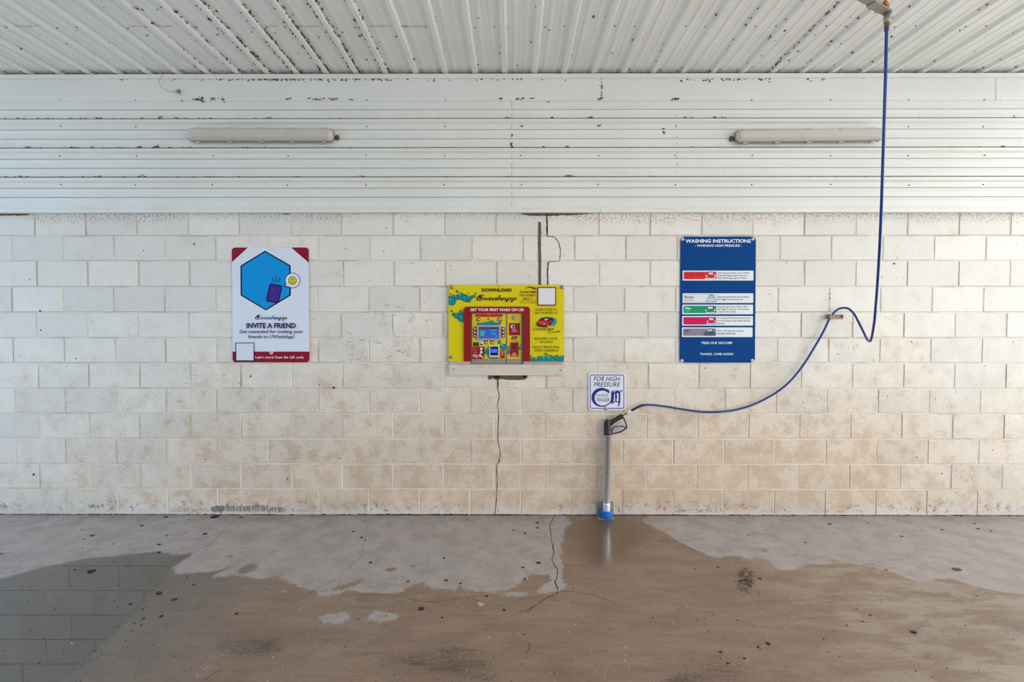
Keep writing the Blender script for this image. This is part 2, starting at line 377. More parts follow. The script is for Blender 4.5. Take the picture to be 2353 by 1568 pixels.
def build_wall():
    mb = MB(); g = .0042
    mb.face([(XL, .0045, -.02), (XR, .0045, -.02), (XR, .0045, ZJ[0] + .3), (XL, .0045, ZJ[0] + .3)], MORTAR)
    for r in range(12):
        zt, zb = ZJ[r], ZJ[r + 1]
        xs = P(FX[r], (JY + [1150])[r] - 10 if r < 11 else 1150).x
        k0 = int(math.floor((XL - xs) / PITCHX)); k = k0
        while xs + k * PITCHX < XR:
            a, b_ = max(XL, xs + k * PITCHX), min(XR, xs + (k + 1) * PITCHX); k += 1
            if b_ - a < .03: continue
            j = random.Random(r * 100 + k); y = j.uniform(-.0012, .0012); gg = g * j.uniform(.7, 1.25)
            o = [(a + gg, zb + gg), (b_ - gg, zb + gg), (b_ - gg, zt - gg), (a + gg, zt - gg)]
            i4 = [(a + gg + .0035, zb + gg + .0035), (b_ - gg - .0035, zb + gg + .0035), (b_ - gg - .0035, zt - gg - .0035), (a + gg + .0035, zt - gg - .0035)]
            v = [(p[0], .006, p[1]) for p in o] + [(p[0], y, p[1]) for p in i4]
            mb.raw(v, [(4, 5, 6, 7), (2, 3, 7, 6)], BLOCK)
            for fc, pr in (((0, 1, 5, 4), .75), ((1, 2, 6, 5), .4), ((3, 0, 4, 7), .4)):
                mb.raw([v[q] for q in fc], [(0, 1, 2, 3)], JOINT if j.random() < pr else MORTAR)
    mb.box((XL, .006, -.02), (XR, .2, ZJ[0] + 1.6), MORTAR)
    # bare and stained marks, cracks
    BARE = worn('bare_block', lin((104, 86, 68)), .9, 0, (64, 52, 42), .6, 50)
    GREY = worn('grey_scuff', lin((128, 122, 118)), .9, 0, (96, 90, 86), .6, 60)
    a = Art(mb, 1, 0, 0, -.0016, 1e-5)
    def ragged(top, bot, amp, mat):       # strip with an uneven lower edge
        pts = [(x, y) for x, y in top]; low = []
        for i in range(len(bot) - 1):
            for k in range(10):
                t = k / 10; x = bot[i][0] + (bot[i + 1][0] - bot[i][0]) * t; y = bot[i][1] + (bot[i + 1][1] - bot[i][1]) * t
                low.append((x, y + random.uniform(-amp, amp)))
        a.poly(list(top) + low, mat)
    ragged([(1188, 487), (1380, 487)], [(1380, 489), (1345, 493), (1315, 494.5), (1262, 496.5), (1222, 496), (1200, 493), (1190, 490)], .8, BARE)
    ragged([(-200, 487), (72, 487)], [(72, 489), (66, 494.5), (0, 496), (-200, 497)], .7, BARE)
    ragged([(150, 487), (330, 487)], [(330, 488.5), (260, 490), (220, 489), (150, 490.5)], .6, BARE)
    ragged([(640, 487), (680, 487)], [(680, 489), (660, 494), (640, 489)], .5, BARE)
    for seg in ([(1240.5, 512), (1240, 560), (1240.3, 600), (1239.8, 656)],):
        L = [(x - 3.3 + random.uniform(-.4, .4), y) for x, y in seg]; R = [(x + 3.3 + random.uniform(-.6, .6), y) for x, y in reversed(seg)]
        a.poly([(1238, 509)] + L[:] + R, BARE)
    for i in range(40):                    # crumbled edge beside the bare strip
        y = random.uniform(515, 655); x = 1240 + random.choice((-1, 1)) * (3 + abs(random.gauss(0, 2.2)))
        a.circ(x, y, random.uniform(.3, .9), BARE, n=6)
    def crack(pts, w, mat=DARK, jit=.8):
        out = []
        for i in range(len(pts) - 1):
            d = math.hypot(pts[i + 1][0] - pts[i][0], pts[i + 1][1] - pts[i][1]); n = max(2, int(d / 5))
            for k in range(n):
                t = k / n; out.append((pts[i][0] + (pts[i + 1][0] - pts[i][0]) * t + random.uniform(-jit, jit), pts[i][1] + (pts[i + 1][1] - pts[i][1]) * t))
        out.append(pts[-1]); a.stroke(out, [w * random.uniform(.55, 1.2) for _ in out], mat)
    crack([(1256.5, 488), (1257.5, 543)], 2.6, jit=.1)
    crack([(1258, 543), (1275, 545), (1284, 558), (1288, 575), (1287, 596), (1284, 601), (1262, 602)], 1.6, jit=.2)
    crack([(1260, 602), (1258, 625), (1258.5, 656)], 2.2, jit=.4)
    crack([(1144, 866), (1144, 893), (1148, 910), (1143, 932), (1146, 952), (1144, 1010), (1150, 1040), (1147, 1062), (1142, 1068), (1142, 1120), (1141, 1148), (1137, 1182)], 1.5, jit=.5)
    crack([(1144, 866), (1144, 895)], 2.4, jit=.3)
    # chipped hole below the cover plate
    a.poly([(1120, 862), (1213, 862), (1211, 870), (1204, 873), (1190, 874), (1165, 873), (1150, 871), (1143, 874), (1132, 870), (1123, 874)], BARE)
    a.poly([(1131, 862), (1152, 862), (1147, 869), (1143, 872), (1136, 868)], DARK)
    a.poly([(1200, 862), (1210, 862), (1207, 870), (1200, 867)], DARK)
    # dark scuffed band with white drips at the foot
    for i in range(46):
        x = 487 + i * 3.7 + random.uniform(-1, 1); t = 1163 + random.uniform(-1.5, 3) + (4 if i > 34 else 0)
        wd = random.uniform(.6, 1.5) if i > 7 else 2.2
        a.poly([(x - wd, t), (x + wd, t + random.uniform(-1, 1)), (x + wd * .8, 1178 + random.uniform(-5, 2)), (x - wd * .7, 1178 + random.uniform(-5, 2))], GREY)
    for (x0, x1) in ((1750, 1900), (1553, 1640), (640, 760), (395, 480)):
        for i in range(110):
            x = random.uniform(x0, x1); y = random.triangular(1164, 1180, 1176); r = random.triangular(.25, 1.1, .4)
            a.circ(x, y, r * random.uniform(.8, 1.8), GREY, ry=r * random.uniform(.6, 1.3), n=6)
    # dirt built up along the floor joint
    for i in range(240):
        x = random.uniform(-60, 2420); a.circ(x, 1183.5 + x * .0012, random.uniform(1.5, 7), DIRT if i % 3 else DARK, ry=random.uniform(.5, 1.6), n=7)
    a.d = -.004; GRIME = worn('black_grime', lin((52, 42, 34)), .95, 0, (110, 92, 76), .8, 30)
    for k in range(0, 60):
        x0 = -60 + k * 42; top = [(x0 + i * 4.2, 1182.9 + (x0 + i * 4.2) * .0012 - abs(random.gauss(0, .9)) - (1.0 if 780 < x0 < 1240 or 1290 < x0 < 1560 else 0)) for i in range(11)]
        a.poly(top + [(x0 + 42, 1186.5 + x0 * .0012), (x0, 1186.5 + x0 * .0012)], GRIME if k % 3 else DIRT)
    a.d = -.0025
    # paint peeling outlines
    PEEL = worn('peel_edge', lin((160, 146, 130)), .8, 0, (120, 104, 90), .5, 60)
    for (cx, cy, sx, sy, n) in ((860, 800, 95, 40, 46), (905, 720, 50, 24, 16), (720, 640, 60, 20, 8), (480, 870, 60, 12, 8), (395, 925, 40, 6, 4), (590, 905, 30, 14, 5)):
        for i in range(n):
            x, y = cx + random.uniform(-sx, sx), cy + random.uniform(-sy, sy); ang = random.uniform(0, 6.28); pts = [(x, y)]
            for k in range(random.randint(3, 7)):
                ang += random.uniform(-.9, .9); x += 3.2 * math.cos(ang); y += 2.2 * math.sin(ang); pts.append((x, y))
            a.stroke(pts, random.uniform(.4, .9), PEEL)
    # stray rust drips and soot smudges
    OCH = newmat('rust_drip', lin((206, 178, 138)), .8)
    for (x, y) in ((1922, 792), (1950, 800), (1963, 802), (1971, 794), (2110, 790), (2120, 825), (2008, 828), (2040, 912), (2016, 915), (2150, 917), (1888, 1000), (1215, 635), (1217, 610), (1178, 548), (2036, 730), (2147, 1018)):
        a.poly([(x - .9, y - 2), (x, y - 3), (x + .9, y - 2), (x + .5, y + 2), (x + .4, y + random.uniform(3, 8)), (x - .3, y + 3)], OCH)
    for i in range(90):
        x, y = random.uniform(0, 2353), random.uniform(500, 1150)
        a.circ(x, y, random.uniform(.5, 1.5), DARK, n=6)
    for (x, y, r) in ((446, 561, 2), (330, 576, 1.5), (92, 715, 2), (94, 759, 1.8), (174, 824, 1.6), (77, 1091, 2.4), (850, 977, 1.3), (1100, 692, 1.6), (2055, 606, 2), (1907, 686, 1.4), (767, 891, 2.6), (734, 885, 1.4), (576, 865, 2)):
        a.circ(x, y, r, DARK, n=8)
    return struct(mb.build('wall_back'))
build_wall()

# ------------------------------------------------------------------ metal cladding above the blocks
def mat_sheet(name, base, alt):
    m = newmat(name); g = N(m); b = g.n['Principled BSDF']
    tc = g.add('ShaderNodeTexCoord').outputs['Object']
    n1 = g.noise(tc, 1.6, 5, .6); n2 = g.noise(tc, 40, 4, .7)
    col = g.mix(g.step(n1, .35, .7), lin(base), lin(alt))
    col = g.mix(g.step(n2, .66, .74, 0, .35), col, lin((140, 124, 104)))
    vor = g.add('ShaderNodeTexVoronoi', inp={'Vector': tc, 'Scale': 13.0}).outputs['Distance']
    col = g.mix(g.mth('MULTIPLY', g.step(vor, .045, .03), g.step(g.noise(tc, 3.1), .48, .55)), col, lin((84, 66, 50)))
    g.l.new(col, b.inputs['Base Color'])
    g.l.new(g.step(n1, .3, .7, .3, .44), b.inputs['Roughness'])
    return m
SHEET = mat_sheet('white_sheet_metal', (233, 232, 226), (227, 226, 219))
LEDGE = worn('ledge_grime', lin((146, 132, 108)), .9, 0, (82, 62, 42), .85, 30)
LEDGE2 = worn('faint_grime', lin((172, 164, 146)), .8, 0, (112, 96, 70), .7, 30)
SEAM = newmat('seam_line', lin((150, 142, 128)), .8)
zc = lambda py, y=-.03: P(1176, py, y).z
ZCEIL = P(1176, 167.0, -.01).z
def build_cladding():
    mb = MB(); B = -.030; pr = []           # (z, y, material of the strip above this point)
    pr.append((zc(477), B, SHEET))
    for k in range(4):
        o = 407 + 67 - 67 * k               # top crease of the main rib
        if k > 0:
            pr += [(zc(o + 13), B, SHEET), (zc(o + 8.5), B - .018, SHEET), (zc(o + 2.2), B - .018, LEDGE), (zc(o - .4), B, LEDGE), (zc(o - 1.9), B, SHEET)]
        for q in (46, 25):
            m = o - 67 + q
            if m < 236: continue
            pr += [(zc(m + 9.5), B, SHEET), (zc(m + 1.6), B - .0085, LEDGE2), (zc(m + .1), B, LEDGE2), (zc(m - .8), B, SHEET)]
    pr.append((zc(250), B, SHEET))
    pr.append((zc(233), B, SHEET)); pr.append((zc(231), B, SHEET))
    pr.sort(key=lambda t: t[0])
    nx = 24; xs = [XL + (XR - XL) * i / nx for i in range(nx + 1)]
    for i in range(len(pr) - 1):
        for j in range(nx):
            (z0, y0, m), (z1, y1, _) = pr[i], pr[i + 1]
            mb.face([(xs[j], y0, z0), (xs[j + 1], y0, z0), (xs[j + 1], y1, z1), (xs[j], y1, z1)], m)
    a = Art(mb, 1, 0, 0, B - .0005, 1e-6)
    a.stroke([(1176, 232), (1176, 477)], 1.0, SEAM)
    for x0, x1 in ((1555, 1556.2),):
        for i in range(16):
            y = random.uniform(240, 400); a.poly([(x0, y), (x1, y), (x1, y + 5), (x0, y + 4)], RUST)
    w = struct(mb.build('wall_back_cladding'))
    # screws
    for y in (229, 290.5, 357.5, 424.5):
        for x in (137, 312, 487, 661, 842, 1022, 1198, 1375, 1552, 1729, 1909, 2088, 2262):
            if y == 290.5 and (430 < x < 790 or 1680 < x < 2030): continue
            s = MB(); c = P(x + random.uniform(-2, 2), y + random.uniform(-1, 1), B - (.004 if y > 230 else .0105))
            s.lathe((c.x, c.y + .006, c.z), (0, -1, 0), [(.0065, 0), (.0065, .003), (.004, .0032), (.004, .007), (.0025, .008)], SCREW, 8)
            s.build('screw', w)
    # flat board between cladding and ceiling, flashing, bottom trim
    t = MB(); z0, z1 = zc(232.5, -.036), zc(178, -.036)
    zm = zc(219, -.04)
    t.prism([(XL, -.034, z0), (XR, -.034, z0), (XR, -.040, zm), (XR, -.040, z1), (XL, -.040, z1), (XL, -.040, zm)],
            [(XL, -.026, z0), (XR, -.026, z0), (XR, -.026, zm), (XR, -.026, z1), (XL, -.026, z1), (XL, -.026, zm)], SHEET) if False else None
    t.raw([(XL, -.031, z0), (XR, -.031, z0), (XR, -.037, z0 + .004), (XL, -.037, z0 + .004), (XR, -.040, zm), (XL, -.040, zm), (XR, -.040, z1), (XL, -.040, z1)],
          [(0, 1, 2, 3), (3, 2, 4, 5), (5, 4, 6, 7)], SHEET)
    b = Art(t, 1, 0, 0, -.0405, 1e-6)
    for x in (1381, 2288): b.stroke([(x, 181), (x + .6, 231)], .9, SEAM)
    struct(t.build('trim_1'))
    f = MB(); z0, z1 = zc(179.5, -.05), zc(169.5, -.05)
    f.raw([(XL, -.041, z0 + .001), (XR, -.041, z0 + .001), (XR, -.05, z0), (XL, -.05, z0), (XR, -.052, z1), (XL, -.052, z1), (XR, -.01, z1 + .002), (XL, -.01, z1 + .002)],
          [(0, 1, 2, 3), (3, 2, 4, 5), (5, 4, 6, 7)], SHEET)
    struct(f.build('trim_2'))
    j = MB(); q = lambda py: zc(py, -.045)
    j.raw([(XL, 0.002, q(488)), (XR, .002, q(488)), (XR, -.046, q(488)), (XL, -.046, q(488)), (XR, -.048, q(481)), (XL, -.048, q(481)), (XR, -.040, q(480)), (XL, -.040, q(480)),
           (XR, -.041, q(477.5)), (XL, -.041, q(477.5)), (XR, -.036, q(476.5)), (XL, -.036, q(476.5)), (XR, -.034, q(473.5)), (XL, -.034, q(473.5)), (XR, -.028, q(472.8)), (XL, -.028, q(472.8))],
          [(0, 1, 2, 3), (3, 2, 4, 5), (5, 4, 6, 7), (7, 6, 8, 9), (9, 8, 10, 11), (11, 10, 12, 13), (13, 12, 14, 15)], SHEET)
    c = Art(j, 1, 0, 0, -.0485, 1e-6)
    c.stroke([(1380, 481), (1380, 488)], 1.0, SEAM)
    c.d = -.042; c.stroke([(1200, 480.3), (1290, 481.4), (1375, 480.2)], [.4, 1.6, .4], DIRT); c.stroke([(1500, 480), (1600, 481), (1700, 480)], [.3, 1.4, .3], DIRT)
    struct(j.build('trim_3'))
    return w
CLAD = build_cladding()

# ------------------------------------------------------------------ ribbed metal ceiling
CSHEET = mat_sheet('ceiling_sheet_metal', (240, 239, 234), (233, 232, 226))
RIBP = (P(2313, 168).x - P(7.5, 168).x) / 34
RIB0 = P(1159.5, 168).x
YF = -6.0
def build_ceiling():
    mb = MB(); Z = ZCEIL; prof = []
    k = int((XL - RIB0) / RIBP) - 1
    while RIB0 + k * RIBP < XR:
        c = RIB0 + k * RIBP; k += 1
        prof += [(c - .027, 0), (c - .0135, -.02), (c + .0135, -.02), (c + .027, 0)]
        for q in (1 / 3, 2 / 3):
            m = c + RIBP * q; prof += [(m - .017, 0), (m - .007, -.0042), (m + .007, -.0042), (m + .017, 0)]
    ys = [-.012, -.5, -1.0, -1.6, -2.4, -3.4, YF]
    for i in range(len(prof) - 1):
        for j in range(len(ys) - 1):
            (xa, za), (xb, zb) = prof[i], prof[i + 1]
            mb.face([(xa, ys[j], Z + za), (xa, ys[j + 1], Z + za), (xb, ys[j + 1], Z + zb), (xb, ys[j], Z + zb)], CSHEET)
        mb.face([(xa, ys[0], Z + za), (xb, ys[0], Z + zb), (xb, ys[0], Z + .03), (xa, ys[0], Z + .03)], DARK)
    mb.box((XL, YF, Z + .02), (XR, .1, Z + .12), CSHEET)
    # rusty line where a purlin crosses
    def redline(x0, x1, py):
        d = [(x0 + (x1 - x0) * i / 12, py + random.uniform(-.6, .6) + .6 * math.sin(i)) for i in range(13)]
        for i in range(12):
            p, q = PF(d[i][0], d[i][1], Z - .001), PF(d[i + 1][0], d[i + 1][1], Z - .001)
            wv = .0022
            mb.face([(p.x, p.y - wv, Z - .0046), (q.x, q.y - wv, Z - .0046), (q.x, q.y + wv, Z - .0046), (p.x, p.y + wv, Z - .0046)], RUST)
    for x0, x1 in ((8, 90), (296, 330), (346, 395), (610, 640), (672, 735), (842, 898), (922, 975)): redline(x0, x1, 59.5)
    c = struct(mb.build('ceiling'))
    for py, zz in ((62, 0), (161, 0)):
        for k in range(-17, 18):
            xw = RIB0 + k * RIBP
            y = PF(1176, py, Z).y; s = MB()
            x = xw + (.05 if k % 2 else -.052) + random.uniform(-.004, .004)
            s.lathe((x, y + random.uniform(-.01, .01), Z + .001), (0, 0, -1), [(.0065, 0), (.0065, .002), (.004, .0024), (.004, .006), (.0025, .007)], SCREW, 8)
            s.build('screw', c)
    return c
CEIL = build_ceiling()

# dried mud and insect litter stuck to the sheet metal: uncountable crumbs
def build_debris():
    mb = MB(); Z = ZCEIL
    for k in range(-17, 18):
        c = RIB0 + k * RIBP
        dens = {-10: 24, -9: 60, -8: 95, -7: 110, -6: 130, -5: 110, -4: 50, -11: 10, 9: 46, 10: 18, 11: 9, 7: 8, 8: 10}.get(k, 3)
        sd = 1 if k < 0 else -1
        for i in range(int(dens * 1.6)):
            y = -abs(random.gauss(0, .55)) - .03 if random.random() < .6 else random.uniform(-1.15, -.03)
            x = c + sd * random.choice((.026, .03, .022, -.028)) + random.gauss(0, .006)
            mb.lump((x, y, Z - .006), random.triangular(.0015, .007, .0028), DIRT, (1, 1.7, .7))
        for i in range(4 if -12 < k < -3 else 1):
            mb.lump((c + random.uniform(.03, .2), random.uniform(-1.2, -.05), Z - .003), random.uniform(.003, .008), DIRT, (1, 1.4, .5))
    mb.build('dirt_crumbs', CEIL)
    mb = MB()
    def crumb(px, py, r, y=-.04, flat=(1.3, .5, .9)):
        c = P(px, py, y); mb.lump((c.x, c.y, c.z), r, DIRT, flat)
    for i in range(260):
        x = random.choice((random.uniform(455, 720), random.triangular(560, 720, 660), random.uniform(720, 900), random.uniform(270, 1310), random.uniform(1560, 1770)))
        crumb(x, 181.5 + abs(random.gauss(0, 2.6)), random.triangular(.0012, .008, .002))
    for (x, y, r) in ((282, 182, .014), (365, 181, .008), (401, 181, .009), (457, 228, .022), (466, 231, .012), (490, 227, .017), (510, 227, .012), (663, 228, .012), (735, 229, .01), (710, 226, .009), (728, 228, .012), (742, 227, .01), (764, 228, .013), (773, 227, .011),
                      (805, 228, .008), (1150, 227, .01), (1190, 227, .011), (1203, 227, .013), (1222, 226, .01), (1260, 234, .007), (1379, 226, .012), (1382, 198, .01), (1552, 227, .014), (1558, 227, .009), (419, 232, .008), (515, 235, .007),
                      (1170, 271.5, .016), (1270, 271.5, .013), (1358, 271, .014), (1573, 272, .01), (1590, 271, .01), (1643, 271.5, .013), (1662, 271, .013), (366, 271.5, .014), (327, 272, .012), (405, 272, .01), (225, 272, .01), (42, 273, .01),
                      (1250, 338.5, .012), (1305, 338.5, .013), (1590, 339, .011), (1175, 339, .012), (315, 338.5, .014), (362, 338.5, .012), (66, 339, .011), (165, 339, .011), (212, 339, .01), (2305, 338, .016), (2252, 339, .009), (2115, 271.5, .011), (2328, 271.5, .014),
                      (1311, 406, .017), (1496, 405.5, .009), (1168, 405.5, .009), (326, 405.5, .013), (286, 406, .01), (230, 406, .009), (46, 406, .011), (834, 405, .012), (620, 271, .011), (1198, 290, .009), (1377, 288, .009), (1553, 228, .01), (1858, 183, .013), (1892, 182, .009), (1700, 182, .014), (1670, 182, .01), (735, 182, .01)):
        for q in range(13): crumb(x + random.gauss(0, 3.2 * r / .012), y + random.gauss(0, 1.5 * r / .012), r * random.choice((.12, .18, .25, .4)))
    for ly in (272, 339, 406):
        for i in range(90): crumb(random.choice((random.uniform(-40, 2390), random.uniform(0, 800))), ly + random.uniform(-.6, .5), random.triangular(.0015, .006, .002), -.042, (2.2, .5, .6))
    # dark nest and hole near the middle
    for q in range(14): crumb(1525 + random.gauss(0, 1.6), 303 + random.gauss(0, 4), random.uniform(.004, .008), -.032)
    for q in range(12): crumb(1176 + random.gauss(0, 1.5), random.uniform(300, 340), random.uniform(.002, .006), -.032)
    for q in range(14): crumb(1383 + random.gauss(0, 1.5), random.uniform(180, 230), random.uniform(.002, .006), -.04)
    mb.build('dirt_crumbs', CLAD)
build_debris()

# ------------------------------------------------------------------ concrete floor with wet patches
WET = [(-700, 1420), (-200, 1362), (0, 1329), (45, 1319), (90, 1305), (150, 1293), (205, 1283), (290, 1275), (345, 1269), (368, 1266), (380, 1273), (410, 1276), (449, 1268), (418, 1293), (396, 1306), (405, 1320), (439, 1317), (483, 1315), (530, 1303), (537, 1304), (500, 1316), (486, 1328), (544, 1322), (575, 1327), (592, 1332), (646, 1322), (653, 1334), (680, 1344), (700, 1354), (731, 1359), (770, 1350), (800, 1344),
       (838, 1326), (842, 1334), (800, 1352), (812, 1358), (850, 1362), (882, 1364), (923, 1362), (926, 1354), (970, 1337), (991, 1354), (1045, 1357), (1056, 1345), (1065, 1352), (1080, 1360), (1120, 1361), (1164, 1359), (1198, 1340), (1218, 1321), (1263, 1320), (1266, 1335), (1242, 1350), (1236, 1362), (1276, 1362), (1292, 1345), (1291, 1300), (1290, 1252), (1297, 1218), (1311, 1201), (1300, 1187), (1300, 1170), (1495, 1170), (1491, 1187), (1477, 1198), (1497, 1208), (1528, 1225), (1553, 1240),
       (1573, 1252), (1601, 1262), (1621, 1276), (1655, 1283), (1679, 1277), (1703, 1277), (1716, 1286), (1743, 1286), (1771, 1289), (1784, 1306), (1798, 1311), (1825, 1310), (1845, 1300), (1886, 1296), (1910, 1296), (1944, 1293), (1981, 1300), (2012, 1306), (2036, 1310), (2063, 1320), (2097, 1334), (2114, 1337), (2165, 1330), (2182, 1327), (2216, 1340), (2267, 1354), (2353, 1367), (2700, 1420), (3000, 2400), (-1500, 2400)]
SPOTS = [[(545, 1314), (560, 1300), (590, 1295), (597, 1297), (585, 1310), (565, 1318), (548, 1322)], [(877, 1312), (890, 1306), (920, 1305), (915, 1309), (890, 1315)], [(930, 1302), (945, 1298), (960, 1299), (955, 1303), (935, 1304)],
         [(1709, 1224), (1715, 1220), (1730, 1222), (1722, 1225)], [(1748, 1218), (1762, 1215), (1768, 1219), (1755, 1221)], [(1742, 1262), (1755, 1259), (1768, 1260), (1768, 1272), (1755, 1270)], [(1820, 1275), (1833, 1273), (1838, 1282), (1830, 1284)], [(1875, 1278), (1895, 1276), (1900, 1281), (1885, 1283)],
         [(1900, 1288), (1915, 1284), (1935, 1289), (1915, 1294)], [(2035, 1302), (2060, 1304), (2064, 1309), (2040, 1306)], [(520, 1280), (530, 1277), (537, 1279), (527, 1283)], [(612, 1271), (618, 1269), (624, 1270), (617, 1273)], [(2120, 1297), (2130, 1296), (2133, 1299)], [(1980, 1295), (2010, 1295), (2018, 1300), (1995, 1302)]]
DRYS = [[(728, 1420), (745, 1412), (790, 1408), (806, 1412), (800, 1425), (790, 1432), (760, 1434)], [(850, 1410), (880, 1407), (915, 1410), (912, 1422), (870, 1432), (845, 1425)], [(730, 1366), (762, 1357), (800, 1355), (780, 1366), (745, 1371)], [(1130, 1367), (1190, 1362), (1215, 1364), (1212, 1372), (1160, 1370)], [(638, 1359), (650, 1356), (658, 1358), (648, 1362)], [(1250, 1345), (1290, 1338), (1300, 1346), (1290, 1360), (1262, 1362)], [(1100, 1390), (1112, 1387), (1113, 1394), (1100, 1395)]]
MIRR = [(-900, 1440), (0, 1331), (45, 1321), (150, 1295), (290, 1277), (366, 1269), (410, 1279), (440, 1274), (415, 1292), (395, 1308), (377, 1344), (354, 1368), (333, 1395), (292, 1432), (252, 1473), (211, 1510), (163, 1555), (120, 1600), (60, 1700), (-900, 1900)]
POOL = [(1302, 1187), (1490, 1187), (1480, 1200), (1500, 1212), (1480, 1245), (1430, 1290), (1390, 1310), (1345, 1290), (1310, 1240)]
STAIN = [[(1555, 1540), (1590, 1530), (1640, 1527), (1690, 1535), (1715, 1548), (1700, 1575), (1550, 1575)], [(900, 1520), (960, 1500), (1050, 1500), (1120, 1520), (1130, 1545), (1040, 1560), (930, 1550)], [(530, 1480), (590, 1470), (640, 1474), (620, 1490), (560, 1500)], [(2080, 1452), (2110, 1455), (2190, 1462), (2180, 1470), (2110, 1466)], [(2290, 1424), (2320, 1432), (2360, 1452), (2350, 1456), (2310, 1445)]]
def floor_poly(pts):
    out = []
    for x, y in pts:
        y = max(y, 1176.0); p = PF(x, max(y, 1179), 0.0)
        out.append((p.x, p.y))
    return np.array(out)
def sdist(XY, poly):
    x, y = XY[:, 0], XY[:, 1]; d = np.full(len(x), 1e9); ins = np.zeros(len(x), bool); n = len(poly)
    for i in range(n):
        a, b = poly[i], poly[(i + 1) % n]; e = b - a; w0, w1 = x - a[0], y - a[1]
        t = np.clip((w0 * e[0] + w1 * e[1]) / max(e @ e, 1e-12), 0, 1)
        d = np.minimum(d, (w0 - t * e[0]) ** 2 + (w1 - t * e[1]) ** 2)
        c = ((a[1] <= y) & (b[1] > y)) | ((b[1] <= y) & (a[1] > y))
        with np.errstate(divide='ignore', invalid='ignore'):
            xi = a[0] + (y - a[1]) / (b[1] - a[1] if b[1] != a[1] else 1e-12) * e[0]
        ins ^= c & (x < xi)
    d = np.sqrt(d); return np.where(ins, d, -d)
def mat_floor():
    m = newmat('concrete_floor'); g = N(m); b = g.n['Principled BSDF']
    tc = g.add('ShaderNodeTexCoord').outputs['Object']
    at = lambda n: g.add('ShaderNodeAttribute', attribute_name=n).outputs['Fac']
    X = g.add('ShaderNodeSeparateXYZ', inp={0: tc}).outputs[0]
    big = g.noise(tc, 1.0, 5, .6); mid = g.noise(tc, 6, 7, .68); fine = g.noise(tc, 70, 5, .7); grit = g.noise(tc, 170, 2, .5)
    st = g.add('ShaderNodeMapping', inp={'Vector': tc, 'Scale': (1.0, 3.2, 1.0)}).outputs[0]
    streak = g.noise(st, 3.0, 7, .7, .6)
    e1 = g.mth('ADD', g.mth('MULTIPLY', g.mth('SUBTRACT', g.noise(tc, 14, 7, .75), .5), .12), g.mth('MULTIPLY', g.mth('SUBTRACT', fine, .5), .05))
    wet = g.step(g.mth('ADD', at('wet'), e1), -.008, .012)
    mir = g.step(g.mth('ADD', at('mirror'), g.mth('MULTIPLY', e1, .5)), -.012, .03)
    pool = g.step(at('pool'), -.12, .12)
    stain = g.step(g.mth('ADD', at('stain'), g.mth('ADD', g.mth('MULTIPLY', g.mth('SUBTRACT', fine, .5), .4), g.mth('MULTIPLY', g.mth('SUBTRACT', streak, .5), .5))), -.08, .1)
    dry = g.mix(g.step(mid, .35, .68), lin((176, 164, 157)), lin((158, 147, 141)))
    dry = g.mix(g.step(g.noise(tc, 260, 4, .75), .48, .62, 0, .4), dry, lin((130, 118, 110)))
    dry = g.mix(g.step(g.noise(tc, 40, 4, .6), .62, .7, 0, .4), dry, lin((126, 110, 100)))
    YY = g.add('ShaderNodeSeparateXYZ', inp={0: tc}).outputs[1]
    dry = g.mix(g.step(g.mth('ADD', YY, g.mth('MULTIPLY', g.mth('SUBTRACT', mid, .5), .3)), -.22, .02, 0, .4), dry, lin((120, 108, 100)))
    dry = g.mix(g.step(fine, .56, .7, 0, .4), dry, lin((132, 120, 112)))
    dry = g.mix(g.step(streak, .58, .7, 0, .35), dry, lin((190, 182, 176)))
    wc = g.mix(g.step(streak, .35, .65), lin((130, 105, 88)), lin((150, 124, 105)))
    wc = g.mix(g.step(big, .5, .66, 0, .6), wc, lin((112, 92, 78)))
    wc = g.mix(g.step(mid, .5, .72, 0, .5), wc, lin((150, 128, 106)))
    wc = g.mix(g.step(fine, .55, .68, 0, .5), wc, lin((92, 74, 60)))
    wc = g.mix(g.mth('MULTIPLY', g.step(grit, .68, .73, 0, .55), g.mth('SUBTRACT', 1.0, mir)), wc, lin((196, 176, 152)))
    gn = g.noise(tc, 260, 4, .75)
    wc = g.mix(g.step(gn, .5, .64, 0, .6), wc, lin((88, 66, 50)))
    wc = g.mix(g.step(gn, .46, .36, 0, .5), wc, lin((172, 146, 120)))
    wc = g.mix(g.step(g.noise(tc, 45, 3, .5), .66, .72, 0, .6), wc, lin((74, 58, 48)))
    wc = g.mix(g.mth('MULTIPLY', stain, g.step(streak, .36, .6, .25, .85)), wc, lin((70, 58, 54)))
    sky_grey = g.step(g.mth('ADD', at('mirror'), g.mth('MULTIPLY', g.mth('SUBTRACT', mid, .5), .5)), -.75, -.02)
    wc = g.mix(g.mth('MULTIPLY', sky_grey, .75), wc, lin((104, 98, 92)))  # grey sky reflection around the puddle, put into the wet colour
    film = g.mth('MULTIPLY', g.step(X, 1.1, 2.2), g.step(streak, .42, .6, .1, .7))
    wc = g.mix(film, wc, lin((164, 150, 134)))
    wc = g.mix(g.mth('MULTIPLY', g.step(g.noise(st, 8, 7, .75), .54, .68), .55), wc, lin((92, 78, 68)))
    wc = g.mix(g.mth('MULTIPLY', mir, .95), wc, lin((80, 72, 65)))
    wc = g.mix(g.mth('MULTIPLY', pool, .75), wc, lin((98, 74, 54)))
    col = g.mix(wet, dry, wc)
    col = g.mix(g.mth('MULTIPLY', g.step(grit, .72, .77, 0, .45), g.mth('SUBTRACT', 1.0, mir)), col, lin((214, 206, 196)))
    g.l.new(g.step(mir, 0, 1, .5, .85), b.inputs['Specular IOR Level'])
    g.l.new(col, b.inputs['Base Color'])
